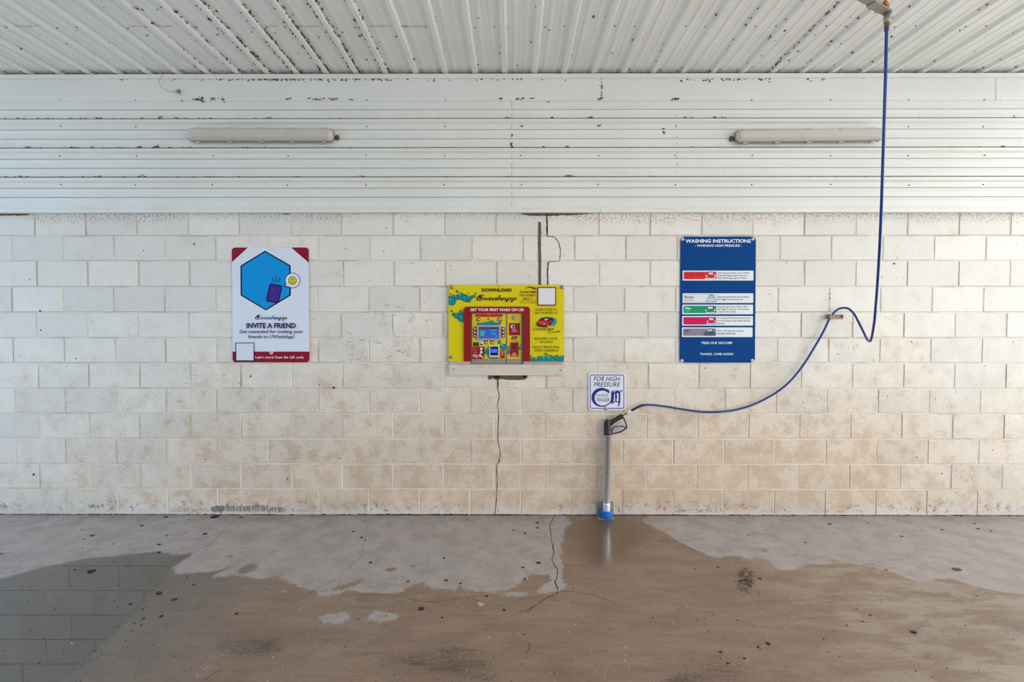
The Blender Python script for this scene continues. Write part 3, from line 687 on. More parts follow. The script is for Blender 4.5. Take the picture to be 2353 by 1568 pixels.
    rw = g.step(g.mth('ADD', mid, g.mth('MULTIPLY', fine, .4)), .5, .9, .3, .5)
    rw = g.mth('ADD', g.mth('MULTIPLY', rw, g.mth('SUBTRACT', 1.0, mir)), g.mth('MULTIPLY', mir, .012))
    rw = g.mth('ADD', g.mth('MULTIPLY', rw, g.mth('SUBTRACT', 1.0, pool)), g.mth('MULTIPLY', pool, .16))
    rd = g.step(mid, .3, .7, .5, .68)
    g.l.new(g.mth('ADD', g.mth('MULTIPLY', wet, rw), g.mth('MULTIPLY', g.mth('SUBTRACT', 1.0, wet), rd)), b.inputs['Roughness'])
    hb = g.mth('ADD', g.mth('MULTIPLY', fine, .6), g.mth('MULTIPLY', mid, 1.6))
    flat = g.mth('SUBTRACT', 1.0, g.mth('MAXIMUM', mir, g.mth('MULTIPLY', pool, .85)))
    bump = g.add('ShaderNodeBump', inp={'Distance': .004, 'Strength': g.mth('MULTIPLY', flat, .45), 'Height': hb})
    g.l.new(bump.outputs[0], b.inputs['Normal'])
    return m
def build_floor():
    x0, x1, y0, y1 = XL, XR, -4.4, .02
    nx, ny = int((x1 - x0) / .026), int((y1 - y0) / .026)
    gx, gy = np.meshgrid(np.linspace(x0, x1, nx + 1), np.linspace(y0, y1, ny + 1))
    XY = np.stack([gx.ravel(), gy.ravel()], 1); n = len(XY)
    wet = sdist(XY, floor_poly(WET))
    for s in SPOTS: wet = np.maximum(wet, sdist(XY, floor_poly(s)))
    for s in DRYS: wet = np.minimum(wet, -sdist(XY, floor_poly(s)))
    mir = sdist(XY, floor_poly(MIRR)); pool = sdist(XY, floor_poly(POOL)); stain = np.full(n, -1.0)
    for s in STAIN: stain = np.maximum(stain, sdist(XY, floor_poly(s)))
    verts = np.concatenate([XY, np.zeros((n, 1))], 1).tolist()
    idx = np.arange(n).reshape(ny + 1, nx + 1)
    q = np.stack([idx[:-1, :-1], idx[:-1, 1:], idx[1:, 1:], idx[1:, :-1]], -1).reshape(-1, 4).tolist()
    B = 40.0                                  # ground beyond the bay
    ex = [(-B, -B, 0), (B, -B, 0), (B, y0, 0), (-B, y0, 0), (-B, y0, 0), (x0, y0, 0), (x0, y1, 0), (-B, y1, 0), (x1, y0, 0), (B, y0, 0), (B, y1, 0), (x1, y1, 0)]
    verts += ex; q += [(n, n + 1, n + 2, n + 3), (n + 4, n + 5, n + 6, n + 7), (n + 8, n + 9, n + 10, n + 11)]
    me = bpy.data.meshes.new('floor'); me.from_pydata(verts, [], q)
    for nm, arr in (('wet', wet), ('mirror', mir), ('pool', pool), ('stain', stain)):
        at = me.attributes.new(nm, 'FLOAT', 'POINT')
        at.data.foreach_set('value', np.concatenate([np.clip(arr, -1, 1), np.full(12, -1.0)]).astype(np.float32))
    me.materials.append(mat_floor()); me.materials.append(worn('forecourt', lin((178, 176, 172)), .9, 0, (60, 58, 56), .4, 3)); me.materials.append(worn('pale_apron', lin((206, 202, 194)), .85, 0, (150, 144, 136), .3, 2))
    me.update(); me.polygons[len(q) - 3].material_index = 1; me.polygons[len(q) - 2].material_index = 2; me.polygons[len(q) - 1].material_index = 2
    o = bpy.data.objects.new('floor', me); COL.objects.link(o); struct(o)
    # cracks in the slab
    mb = MB()
    def crack(pts, w, jit=1.2):
        out = []
        for i in range(len(pts) - 1):
            d = math.hypot(pts[i + 1][0] - pts[i][0], pts[i + 1][1] - pts[i][1]); k = max(2, int(d / 4))
            for j in range(k):
                t = j / k; out.append(PF(pts[i][0] + (pts[i + 1][0] - pts[i][0]) * t + random.uniform(-jit, jit), pts[i][1] + (pts[i + 1][1] - pts[i][1]) * t + random.uniform(-jit, jit) * .3, .0004))
        out.append(PF(*pts[-1], .0004)); ws = [w * random.uniform(.35, 1.2) for _ in out]
        for i in range(len(out) - 1):
            a, b = out[i], out[i + 1]; t = (b - a); t.normalize(); s = Vector((-t.y, t.x, 0))
            mb.face([a - s * ws[i], b - s * ws[i + 1], b + s * ws[i + 1], a + s * ws[i]], DARK)
    crack([(543, 1191), (505, 1227), (485, 1250), (463, 1262), (449, 1268)], .0018)
    crack([(845, 1205), (838, 1245), (830, 1280), (806, 1302), (780, 1320)], .0011)
    crack([(772, 1332), (735, 1350), (700, 1372), (650, 1398)], .0012)
    crack([(1274, 1187), (1263, 1208), (1267, 1240), (1273, 1272), (1268, 1288), (1280, 1308), (1282, 1320), (1275, 1337), (1280, 1352), (1283, 1362)], .0032)
    crack([(1283, 1362), (1260, 1373), (1232, 1390), (1212, 1404), (1192, 1406)], .0026)
    crack([(1232, 1390), (1210, 1410)], .0016); crack([(1283, 1360), (1320, 1360), (1370, 1370), (1400, 1381), (1450, 1394)], .0015)
    crack([(830, 1366), (920, 1370), (960, 1382), (1010, 1384), (1060, 1375), (1120, 1368), (1210, 1368)], .0013)
    crack([(1218, 1478), (1216, 1484), (1217, 1490), (1207, 1503)], .0018); crack([(1272, 1282), (1280, 1282)], .002)
    crack([(180, 1531), (230, 1508), (310, 1496)], .001); crack([(470, 1562), (510, 1538)], .002)
    c = mb.build('crack', o)
build_floor()

# ------------------------------------------------------------------ leaf scraps and grit on the floor
def leaf_mesh(seed, dark, ring=False):
    r = random.Random(seed); mb = MB(); n = 11
    top = []; low = []
    for i in range(n):
        q = 2 * math.pi * i / n; k = r.uniform(.65, 1.1) * (1 if i % 3 else .8)
        top.append((math.cos(q) * k * .5, math.sin(q) * k * .33, r.uniform(.06, .22))); low.append((math.cos(q) * k * .45, math.sin(q) * k * .29, 0.0))
    c = (0, 0, r.uniform(.1, .2))
    mb.raw(top + [c], [(i, (i + 1) % n, n) for i in range(n)], dark, True)
    mb.raw(top + low, [(i, i + n, (i + 1) % n + n, (i + 1) % n) for i in range(n)], dark)
    mb.face(list(reversed(low)), dark)
    me = mb.build('leaf_scrap'); COL.objects.unlink(me); d = me.data; bpy.data.objects.remove(me); return d
LEAFD = worn('wet_dark_leaf', lin((34, 26, 22)), .5, 0, (70, 46, 30), .7, 40)
LEAFB = worn('brown_leaf', lin((112, 78, 50)), .6, 0, (70, 46, 30), .6, 40)
LEAFW = worn('pale_leaf', lin((176, 168, 160)), .6, 0, (130, 118, 104), .5, 40)
LM = [leaf_mesh(i, LEAFD) for i in range(5)]; LB = [leaf_mesh(9, LEAFB)]; LW = [leaf_mesh(12, LEAFW)]
leaves = [(212.5, 1231.6, 11), (326, 1208.5, 9), (471, 1228, 12), (194, 1240, 6), (190, 1260, 5), (384, 1231, 6), (494, 1189, 22), (382, 1189, 11), (211, 1313, 20), (365.5, 1270, 10), (366, 1364, 16), (401, 1378.5, 14), (300, 1389, 10), (330, 1422, 9), (260, 1251, 6), (366, 1252, 10), (3, 1274, 9), (46, 1301, 4), (445, 1344, 8), (371, 1417, 12), (544, 1411, 10), (187, 1218, 5), (300, 1262, 4), (428, 1206, 4), (434, 1195, 5), (430, 1328, 6), (172, 1310, 8), (263, 1292, 5), (328, 1401, 7), (324, 1438, 7), (309, 1433, 6), (353, 1484, 6), (553, 1190, 8),
          (1235, 1202, 10), (1235.6, 1214, 9), (1180.5, 1219.7, 7), (1207, 1226.5, 8), (1074, 1195, 6), (1201.6, 1304.7, 9), (1206, 1331, 8), (1025.5, 1334.6, 10), (1020.7, 1283.6, 8), (851.4, 1293.8, 9), (968.7, 1400, 17), (1159, 1403, 10), (1118, 1371, 8), (839.5, 1242.5, 6), (831, 1236, 9), (1205, 1459, 6), (1016, 1420, 8), (812, 1222, 8), (938, 1337, 8), (1058, 1342, 8), (824, 1424, 6), (887, 1416, 6), (1318, 1354, 5), (1500, 1421, 5),
          (1906.6, 1205.4, 10), (1994, 1203, 5), (2240, 1204, 7), (2248, 1216, 8), (2278, 1221, 6), (2165, 1218, 7), (2071.6, 1233, 8), (1851, 1247.6, 7), (1968.5, 1399, 5), (2000, 1415, 8), (1982, 1429, 7), (1945.7, 1437.6, 6), (1656.7, 1499.5, 10), (1765.5, 1480, 12), (1742, 1487.6, 9), (1672, 1525, 9), (1711, 1514, 9), (1696, 1427, 6), (1746, 1330, 9), (2037, 1310, 6), (1650, 1304, 7), (2208, 1186, 9), (1706, 1370, 5), (1720, 1231, 5)]
def put(me, x, y, w, name, label, cat, group):
    p = PF(x, y, 0); s = w / F * (Vector(p) - CP).dot(FWD)
    o = bpy.data.objects.new(name, me); COL.objects.link(o); o.location = (p.x, p.y, 0.0)
    o.scale = (s, s * 1.25, s * .8); o.rotation_euler = (0, 0, random.uniform(-.5, .5)); tag(o, label, cat, group); return o
for i, (x, y, w) in enumerate(leaves):
    put(LM[i % 5], x, y, w, 'leaf_scrap', 'small dark scrap of wet leaf lying flat on the concrete floor', 'leaf', 'dark leaf scraps scattered over the floor')
o = put(LM[1], 2100, 1454, 17, 'leaf_clump', 'black clump of leaf on the wet floor at lower right, tail pointing right', 'leaf', None)
o = put(LM[3], 1238, 1294.5, 13, 'curled_leaf', 'round dark curled leaf on dry concrete left of the long floor crack', 'leaf', None)
o = put(LB[0], 2199, 1310, 22, 'curled_leaf', 'brown curled leaf on the pale dry concrete at far right', 'leaf', None)
o = put(LB[0], 1597, 1308, 8, 'curled_leaf', 'orange brown leaf bit on wet floor left of the straw tuft', 'leaf', None)
o = put(LW[0], 916, 1339, 12, 'pale_leaf', 'pale grey leaf stuck on dry concrete left of the floor centre', 'leaf', None)
o = put(LW[0], 1104, 1391, 20, 'pale_leaf', 'pale grey leaf on the wet floor left of the branching crack', 'leaf', None)
o = put(LW[0], 164, 1480, 8, 'pale_leaf', 'pale bluish leaf floating on the mirror-like puddle at left', 'leaf', None)
mb = MB()                               # tuft of straw
for i in range(120):
    x, y = 1716 + random.gauss(0, 10), 1333 + random.gauss(0, 13); p = PF(x, y, .003); q = random.uniform(0, 6.28); l = random.uniform(.006, .03)
    mb.tube([(p.x, p.y, .002), (p.x + math.cos(q) * l / 2, p.y + math.sin(q) * l / 2, random.uniform(.003, .012)), (p.x + math.cos(q) * l, p.y + math.sin(q) * l, .002)], .0011, LEAFB if i % 3 else LEAFD, 4)
for i in range(20):
    p = PF(1716 + random.gauss(0, 8), 1336 + random.gauss(0, 10), 0); mb.lump((p.x, p.y, .002), random.uniform(.003, .006), LEAFW if i % 2 else LEAFB)
tag(mb.build('straw_tuft'), 'small tuft of brown straw and bits on the wet floor right of the gun stand', 'debris', None, 'stuff')
mb = MB(); GRIT = worn('pale_grit', lin((196, 180, 160)), .6, 0, (120, 96, 74), .6, 40)
for i in range(900):
    x, y = random.uniform(-40, 2400), random.uniform(1290, 1600); p = PF(x, y, 0)
    if 1640 < x < 1790 and y < 1410: continue
    mb.lump((p.x, p.y, .0006), random.triangular(.0008, .0035, .0012), GRIT if i % 3 and x > 420 else LEAFD, (1.2, 1.4, .6), 5)
for i in range(240):
    x, y = random.uniform(-40, 2400), random.uniform(1188, 1300); p = PF(x, y, 0)
    mb.lump((p.x, p.y, .0006), random.triangular(.0008, .003, .0012), LEAFD if i % 2 else GRIT, (1.6, 1.4, .5), 5)
tag(mb.build('grit'), 'fine pale and dark grit scattered across the concrete floor', 'grit', None, 'stuff')

# ------------------------------------------------------------------ screws used on signs
def disc_screw(px, py, y, r_px, parent, mat, dark=DARK, name='screw'):
    s = MB(); c = P(px, py, y); r = r_px / 288.0
    s.lathe((c.x, y + .002, c.z), (0, -1, 0), [(r, 0), (r, .0035), (r * .86, .0045), (r * .4, .0048), (r * .36, .0065), (r * .2, .007)], mat, 16)
    s.lathe((c.x, y - .0049, c.z), (0, -1, 0), [(r * .2, 0), (r * .19, .0002)], dark, 8)
    return s.build(name, parent)
WASHER = worn('pale_washer', lin((214, 206, 190)), .5, 0, (150, 128, 100), .5, 80)

# ------------------------------------------------------------------ referral sign, left
t = thing('referral_sign', P(621, 832, 0), 'white portrait sign with blue hexagon and maroon corners reading INVITE A FRIEND', 'sign')
mb = MB(); fd = -.0085; a = Art(mb, 5.226, 510, 550, fd, skew=.0072)
ol = rrect(118, 100, 1040, 1478, 40)
WHITE = ink((226, 230, 240))
fr = [a.w(p) for p in ol]; a.d = -.003; bk = [a.w(p) for p in ol]; a.d = fd
mb.prism(list(reversed(fr)), list(reversed(bk)), WHITE, ink((150, 60, 70)))
MAR = (146, 18, 44)
a.poly(arc(158, 140, 40, 40, 180, 270, 6) + [(310, 100), (118, 275)], MAR)
a.poly([(832, 100)] + arc(1000, 140, 40, 40, -90, 0, 6) + [(1040, 282)], MAR)
a.poly([(118, 1350), (1040, 1350)] + arc(1000, 1438, 40, 40, 0, 90, 6) + arc(158, 1438, 40, 40, 90, 180, 6), MAR)
hexo = [(517, 137), (822, 315), (822, 675), (522, 856), (220, 675), (220, 318)]
a.poly(hexo, (18, 24, 48))
hexi = [(520 + (x - 520) * .945, 496 + (y - 496) * .955) for x, y in hexo]
a.poly(hexi, (10, 150, 222))
a.poly([(566, 548), (580, 530), (716, 556), (722, 572), (676, 764), (662, 772), (530, 744), (524, 730)], (30, 16, 60))
a.poly([(582, 545), (708, 570), (664, 756), (538, 730)], (74, 38, 140))
a.circ(612, 602, 15, (30, 16, 60)); a.circ(612, 602, 8, (120, 130, 120))
for s in ([(600, 448), (618, 515)], [(649, 440), (641, 515)], [(697, 460), (668, 515)]): a.stroke(s, 8, (14, 40, 80))
a.circ(845, 496, 92, (20, 20, 34), n=28); a.poly([(738, 570), (775, 515), (822, 580)], (20, 20, 34)); a.circ(845, 496, 85, (232, 236, 244), n=28); a.poly([(756, 560), (782, 520), (822, 570)], (232, 236, 244))
a.circ(843, 497, 51, (20, 20, 24), n=24); a.circ(843, 497, 45, (226, 206, 40), n=24)
a.circ(833, 483, 4, (20, 20, 24), ry=10, n=8); a.circ(851, 483, 4, (20, 20, 24), ry=10, n=8); a.stroke(arc(843, 498, 26, 24, 25, 155, 10), 5, (20, 20, 24))
logo_uwash(a, 390, 915, 775, 975, (36, 84, 150), (24, 30, 52))
a.text('INVITE A FRIEND', 287, 1006, 880, 1070, (58, 44, 112), bold=.035)
a.text('Get rewarded for inviting your', 202, 1088, 967, 1142, (70, 62, 112), bold=.012)
a.text('friends to UWashApp!', 307, 1150, 863, 1203, (70, 62, 112), bold=.012)
a.rect(153, 1243, 378, 1462, (28, 30, 70)); a.rect(162, 1251, 370, 1455, (222, 226, 236))
a.text('Learn more! Scan the QR code', 390, 1402, 970, 1438, (240, 232, 238), bold=.015)
mb.build('panel', t)
for x, y, r in ((153, 143, .9), (988, 153, .9), (580, 126, .9)):
    p = a.px((x, y)); disc_screw(p[0], p[1], -.0085, r, t, SCREW)
p = a.px((592, 1362)); disc_screw(p[0], p[1], -.0085, 4.6, t, WASHER)

# ------------------------------------------------------------------ washing instructions, right
t = thing('washing_instructions_sign', P(1649, 834, 0), 'blue portrait sign headed WASHING INSTRUCTIONS with five white strips', 'sign')
mb = MB(); fd = -.009; a = Art(mb, 9.8, 1540, 530, fd, skew=-.0085); b = Art(mb, 8.254, 1540, 660, fd - .003, skew=-.0085)
NAVY = newmat('navy_sign', lin((0, 66, 132)), .5); NAVY.node_tree.nodes['Principled BSDF'].inputs['Specular IOR Level'].default_value = .08
ol = rrect(236, 136, 1932, 2975, 88)
fr = [a.w(p) for p in ol]; a.d = -.003; bk = [a.w(p) for p in ol]; a.d = fd
mb.prism(list(reversed(fr)), list(reversed(bk)), NAVY, ink((30, 40, 70)))
b.x0 = 1540 - .0085 * 130
a.text('WASHING INSTRUCTIONS', 345, 194, 1822, 277, (238, 240, 244), bold=.03)
a.text('- WARNING HIGH PRESSURE -', 556, 312, 1614, 368, (230, 234, 240), bold=.022, shear=.22)
b.text('TRIED OUR VACUUM?', 607, 1035, 1197, 1084, (228, 232, 238), bold=.02, shear=.22)
b.text('THANKS, COME AGAIN!', 583, 1248, 1217, 1300, (228, 232, 238), bold=.02, shear=.22)
mb.build('panel', t)
TXT = (84, 82, 92)
def strip(z, box, inner, col, draw, border=None):
    m = MB(); s = Art(m, z[0], z[1], z[2], -.0095, skew=-.0085)
    o = rrect(*box, 12, 3); f = [s.w(p) for p in o]; s.d = -.0088; k = [s.w(p) for p in o]; s.d = -.0107
    f = [Vector((p.x, -.0106, p.z)) for p in f]
    m.prism(list(reversed(f)), list(reversed(k)), ink((232, 234, 236)))
    if border: s.rect(*inner, border, 14); inner = (inner[0] + 5, inner[1] + 5, inner[2] - 5, inner[3] - 5)
    s.rect(*inner, col, 14); draw(s); o = m.build('instruction_strip', t); return o
A_ = (9.8, 1540, 530); B_ = (8.254, 1540 - .0085 * 130, 660)
def d1(s):
    s.text('Wash / Soap', 345, 962, 765, 1018, (122, 8, 24), bold=.012); s.text('(Lavado)', 345, 1034, 530, 1058, (140, 14, 30))
    car_front(s, 800, 925, 1045, 1095, (214, 24, 36), splash=(226, 232, 226))
    s.circ(820, 1028, 20, (240, 200, 60)); s.circ(1015, 1005, 18, (240, 200, 60))
    s.text('Grip spray gun firmly. Turn to Wash /', 1075, 938, 1812, 980, TXT, .006); s.text('Soap, pull trigger, wash entire car.', 1075, 995, 1748, 1036, TXT, .006); s.text('Rinse. Return spray gun to holder.', 1075, 1053, 1742, 1094, TXT, .006)
strip(A_, (287, 903, 1884, 1128), (315, 930, 1050, 1096), (222, 30, 46), d1)
def d2(s):
    s.text('Rinse', 290, 165, 455, 213, (62, 66, 76), bold=.02); s.text('(Enjuague)', 290, 230, 438, 262, (70, 84, 100), .005)
    car_front(s, 690, 145, 880, 280, (196, 204, 216), (216, 210, 212), (150, 200, 230), splash=(120, 180, 220))
    s.text('Grip spray gun firmly. Turn to Rinse,', 905, 168, 1508, 208, TXT, .006); s.text('pull trigger to rinse entire car.', 905, 217, 1403, 256, TXT, .006)
strip(B_, (245, 118, 1586, 303), (268, 140, 890, 286), (226, 228, 232), d2, (150, 120, 112))
def d3(s):
    s.text('Wax', 288, 380, 410, 424, (226, 240, 232), bold=.03); s.text('(Lustre)', 288, 440, 388, 466, (190, 226, 208), .005)
    car_front(s, 662, 358, 880, 496, (16, 142, 92), (226, 222, 224), (214, 228, 226))
    s.text('Grip spray gun firmly. Turn to Wax,', 905, 355, 1492, 394, TXT, .006); s.text('pull trigger to wax car. Turn to Rinse', 905, 403, 1508, 442, TXT, .006); s.text('to spread wax evenly.', 905, 452, 1262, 490, TXT, .006)
strip(B_, (242, 332, 1584, 517), (265, 355, 886, 493), (10, 150, 96), d3)
def d4(s):
    s.text('Spot Free Rinse', 288, 594, 674, 640, (138, 8, 56), bold=.01); s.text('(Enjuague Libre de Manchas)', 288, 655, 660, 680, (150, 10, 60))
    car_front(s, 700, 574, 882, 708, (206, 20, 84), (226, 224, 232), (190, 214, 236), splash=(160, 206, 236))
    s.text('Turn to Spot Free Rinse and rinse entire', 905, 573, 1544, 610, TXT, .006); s.text('car at low pressure, pure water, for spot', 905, 622, 1528, 660, TXT, .006); s.text('free rinse.', 905, 672, 1056, 704, TXT, .006)
strip(B_, (240, 548, 1583, 732), (265, 570, 886, 712), (212, 8, 92), d4)
def d5(s):
    s.text('Off', 280, 810, 374, 858, (52, 50, 64), bold=.015); s.text('(Off)', 280, 868, 342, 894, (70, 66, 80))
    car_front(s, 646, 785, 880, 926, (74, 80, 100), (100, 104, 122), (196, 196, 204))
    s.text('Turn to Off, return gun to holder.', 905, 815, 1414, 855, TXT, .006); s.text('Proceed to Detail Area.', 905, 862, 1256, 900, TXT, .006)
strip(B_, (238, 765, 1578, 949), (260, 787, 884, 924), (140, 130, 144), d5)
for (x, y) in ((1568.5, 550), (1730, 549.5), (1567, 829.3), (1728.5, 828.8)): disc_screw(x, y, -.0125, 3.7, t, WASHER)

# ------------------------------------------------------------------ squeeze trigger sign
t = thing('pressure_sign', P(1394, 942, 0), 'small square white sign with blue border reading FOR HIGH PRESSURE SQUEEZE TRIGGER', 'sign')
mb = MB(); fd = -.008; a = Art(mb, 8.712, 1330, 840, fd, skew=.004)
ol = rrect(193, 160, 935, 896, 58); fr = [a.w(p) for p in ol]; a.d = -.003; bk = [a.w(p) for p in ol]; a.d = fd
mb.prism(list(reversed(fr)), list(reversed(bk)), ink((232, 232, 242)), ink((160, 160, 170)))
BL = (26, 48, 128)
a.rect(219, 186, 906, 869, (40, 66, 130), 42); a.rect(234, 202, 891, 853, (226, 226, 240), 30)
a.text('FOR HIGH', 290, 222, 830, 318, (26, 34, 74), bold=.004, shear=.32, sp=1.0)
a.text('PRESSURE', 290, 338, 832, 428, (26, 34, 74), bold=.004, shear=.32)
a.text('SQUEEZE', 350, 575, 588, 634, (34, 42, 92), bold=.004, shear=.08)
a.text('TRIGGER', 342, 655, 612, 724, (34, 42, 92), bold=.004, shear=.08)
pts = []; ws = []
for i in range(41):
    q = math.radians(-35 - i * 7.3); k = i / 40
    pts.append((462 + (170 + 20 * k) * math.cos(q), 645 + (165 + 10 * k) * math.sin(q))); ws.append(30 + 40 * math.sin(min(1, k * 1.25) * math.pi) - 12 * k)
pts += [(660, 765), (700, 742), (735, 712)]; ws += [18, 15, 10]
a.stroke(pts, ws, BL)
a.poly([(560, 470), (632, 520), (588, 520), (584, 552)], BL)
for pl in ([(640, 562), (660, 512), (868, 497), (872, 512), (860, 524), (832, 532), (830, 548), (700, 572)], [(648, 560), (706, 566), (692, 742), (618, 748), (642, 690)], [(722, 562), (756, 566), (766, 650), (748, 668), (760, 700), (728, 702)], [(800, 540), (828, 540), (826, 738), (794, 738)],
           [(778, 732), (832, 728), (832, 742), (780, 746)], [(790, 746), (820, 744), (812, 790), (790, 828), (772, 822), (792, 786)], [(722, 700), (764, 716), (790, 730), (786, 740), (726, 730)]): a.poly(pl, BL)
a.poly([(680, 530), (740, 520), (742, 530), (684, 540)], (226, 226, 240)); a.poly([(790, 512), (850, 506), (842, 516), (790, 522)], (226, 226, 240))
mb.build('panel', t)
p = a.px((536, 862)); disc_screw(p[0], p[1], -.008, 4.8, t, worn('tan_washer', lin((178, 164, 146)), .5, .2, (130, 100, 76), .5, 80))

# ------------------------------------------------------------------ yellow payment sign, terminal and cover plate
YEL = (224, 204, 8)
t = thing('payment_sign', P(1163, 832, 0), 'yellow landscape sign board with maroon arch and teal bubbles around the pay terminal', 'sign')
mb = MB(); fd = -.030; a = Art(mb, 6.532, 1010, 640, fd)
ol = [(135, 98), (1870, 98), (1870, 1250), (1262, 1250), (1262, 520), (468, 520), (468, 1250), (135, 1250)]
fr = [a.w(p) for p in ol]; bk = [Vector((p.x, 0.0, p.z)) for p in fr]
mb.prism(list(reversed(fr)), list(reversed(bk)), ink(YEL), ink((130, 122, 70)))
def tz(l): return [((x / 13.067 + 1020 - 1010) * 6.532, (y / 13.067 + 645 - 640) * 6.532, r / 13.067 * 6.532) for x, y, r in l]
bx = (137, 100, 1868, 1248)
a.bubbles(tz([(185, 400, 26), (395, 325, 42), (740, 385, 22), (955, 390, 30), (160, 490, 34), (262, 480, 60), (640, 450, 36), (690, 480, 40), (375, 510, 84), (820, 505, 54), (895, 470, 50), (745, 545, 88), (510, 475, 112), (630, 545, 92), (705, 615, 46), (760, 620, 40), (235, 628, 122)]), bx, line=7)
a.bubbles(tz([(235, 920, 29), (495, 915, 27), (295, 1012, 52), (440, 1015, 64), (560, 990, 62), (390, 1068, 76), (540, 1135, 116)]), (137, 100, 420, 1248), line=7)
a.text('DOWNLOAD', 635, 150, 1086, 201, (26, 22, 16), bold=.03, sp=1.0)
logo_uwash(a, 556, 255, 1160, 350, (26, 22, 16), (26, 22, 16), YEL)
RD = (128, 22, 22)
for s, (x0, y0, x1, y1) in (('SCAN ME', (1200, 188, 1450, 221)), ('TO START', (1200, 240, 1447, 271)), ('BAY 1', (1255, 292, 1398, 321))): a.text(s, x0, y0, x1, y1, RD, bold=.025, shear=.22)
a.text('SCAN IN THE APP OR', 1215, 334, 1445, 350, (150, 60, 24), bold=.004, shear=.2); a.text('WITH YOUR CAMERA', 1215, 359, 1440, 375, (150, 60, 24), bold=.004, shear=.2)
a.stroke([(1278, 168), (1305, 142), (1345, 130), (1385, 134), (1420, 152)], [2, 8, 14, 18, 18], RD); a.poly([(1432, 128), (1450, 164), (1405, 164)], RD)
a.rect(1470, 131, 1749, 408, RD); a.rect(1484, 145, 1735, 394, (226, 224, 228))
for s, (x0, y0, x1, y1) in (('SCAN CODE TO', (1443, 450, 1760, 485)), ('GET STARTED AT', (1430, 501, 1784, 535)), ('REGISTER YOUR', (1430, 888, 1772, 922)), ('ACCOUNT', (1506, 938, 1708, 973)), ('SELECT PRICE AND', (1400, 1015, 1803, 1050)), ('START WASHING!', (1428, 1066, 1786, 1101))): a.text(s, x0, y0, x1, y1, (56, 50, 16), bold=.008)
car_logo(a, 1462, 580, 1755, 735)
a.text('CHARGER', 1405, 744, 1716, 781, (60, 26, 14), bold=.01, shear=.3, sp=1.15); script_carwash(a, 1636, 772, 1812, 832, (60, 50, 14), 6)
bb = [(1368, 1172, 10), (1597, 1137, 19), (1495, 1174, 13), (1765, 1163, 14), (1400, 1216, 34), (1520, 1205, 38), (1620, 1200, 30), (1745, 1200, 34), (1790, 1215, 32), (1835, 1200, 38), (1655, 1212, 62), (1570, 1222, 46), (1455, 1232, 36), (1700, 1232, 38), (1510, 1245, 30), (1860, 1172, 12), (1760, 1240, 30), (1400, 1245, 24), (1830, 1240, 28)]
a.bubbles(bb, (1340, 100, 1868, 1247), line=6)
RED = (146, 14, 30)
arch = [(365, 1247)] + arc(412, 472, 47, 47, 180, 270, 8) + arc(1310, 472, 47, 47, 270, 360, 8) + [(1357, 1247), (1262, 1247), (1262, 520), (468, 520), (468, 1247)]
a.poly(arch, RED)
a.text('GET YOUR FIRST WASH ON US!', 459, 450, 1262, 493, (244, 232, 232), bold=.03)
mb.build('panel', t)
for (x, y) in ((185, 135), (1838, 132), (172, 1183), (1838, 1226)):
    p = a.px((x, y)); disc_screw(p[0], p[1], -.0325, 4.4, t, worn('grey_washer', lin((150, 142, 136)), .45, .4, (100, 86, 80), .4, 80))
for (x, y) in ((895, 114), (1846, 697), (420, 1215), (1314, 1215)):
    p = a.px((x, y)); disc_screw(p[0], p[1], -.033, 1.2, t, SCREW)
PALEB = worn('pale_backing', lin((206, 196, 180)), .7, 0, (130, 110, 90), .5, 30)
for x0, x1 in ((137, 466), (1264, 1868)):
    m2 = MB()
    q = [a.w(p) for p in ((x0, 1251), (x1, 1251), (x1, 1292), (x0, 1292))]
    f = [Vector((p.x, -.012, p.z)) for p in q]; k = [Vector((p.x, 0, p.z)) for p in q]
    m2.prism(list(reversed(f)), list(reversed(k)), PALEB); m2.build('backing', t)

t = thing('payment_terminal', P(1142, 837, 0), 'steel framed pay machine with blue screen and card reader set inside the maroon arch', 'payment machine')
FRAME = worn('terminal_steel', lin((150, 140, 128)), .4, .6, (90, 80, 70), .4, 40)
y_ = Art(MB(), 6.532, 1010, 640, -.02)
def slab(pts, art, d, name, mat, parent, back=0.0, bevel=0.0, deco=None, side=None):
    m = MB(); fr = [art.w(p) for p in pts]; k0 = art.d
    fr = [Vector((p.x, d, p.z)) for p in fr]; bk = [Vector((p.x, back, p.z)) for p in fr]
    m.prism(list(reversed(fr)), list(reversed(bk)), mat, side)
    if deco:
        q = Art(m, art.s, art.x0, art.y0, d, 6e-5); deco(q)
    return m.build(name, parent, bevel)
slab(rrect(472, 524, 1258, 1290, 0), y_, -.006, 'housing', DARK, t)
for (x0, x1) in ((478, 488), (1000, 1010), (1240, 1252)): slab(rrect(x0, 524, x1, 1288, 0), y_, -.016, 'frame', FRAME, t, -.006)
slab(rrect(488, 522, 1240, 530, 0), y_, -.018, 'frame', FRAME, t, -.006)
M_ = Art(MB(), 18.1, 1080, 715, -.02); O = 995.5    # lower crop coordinates are offset by O from the upper one
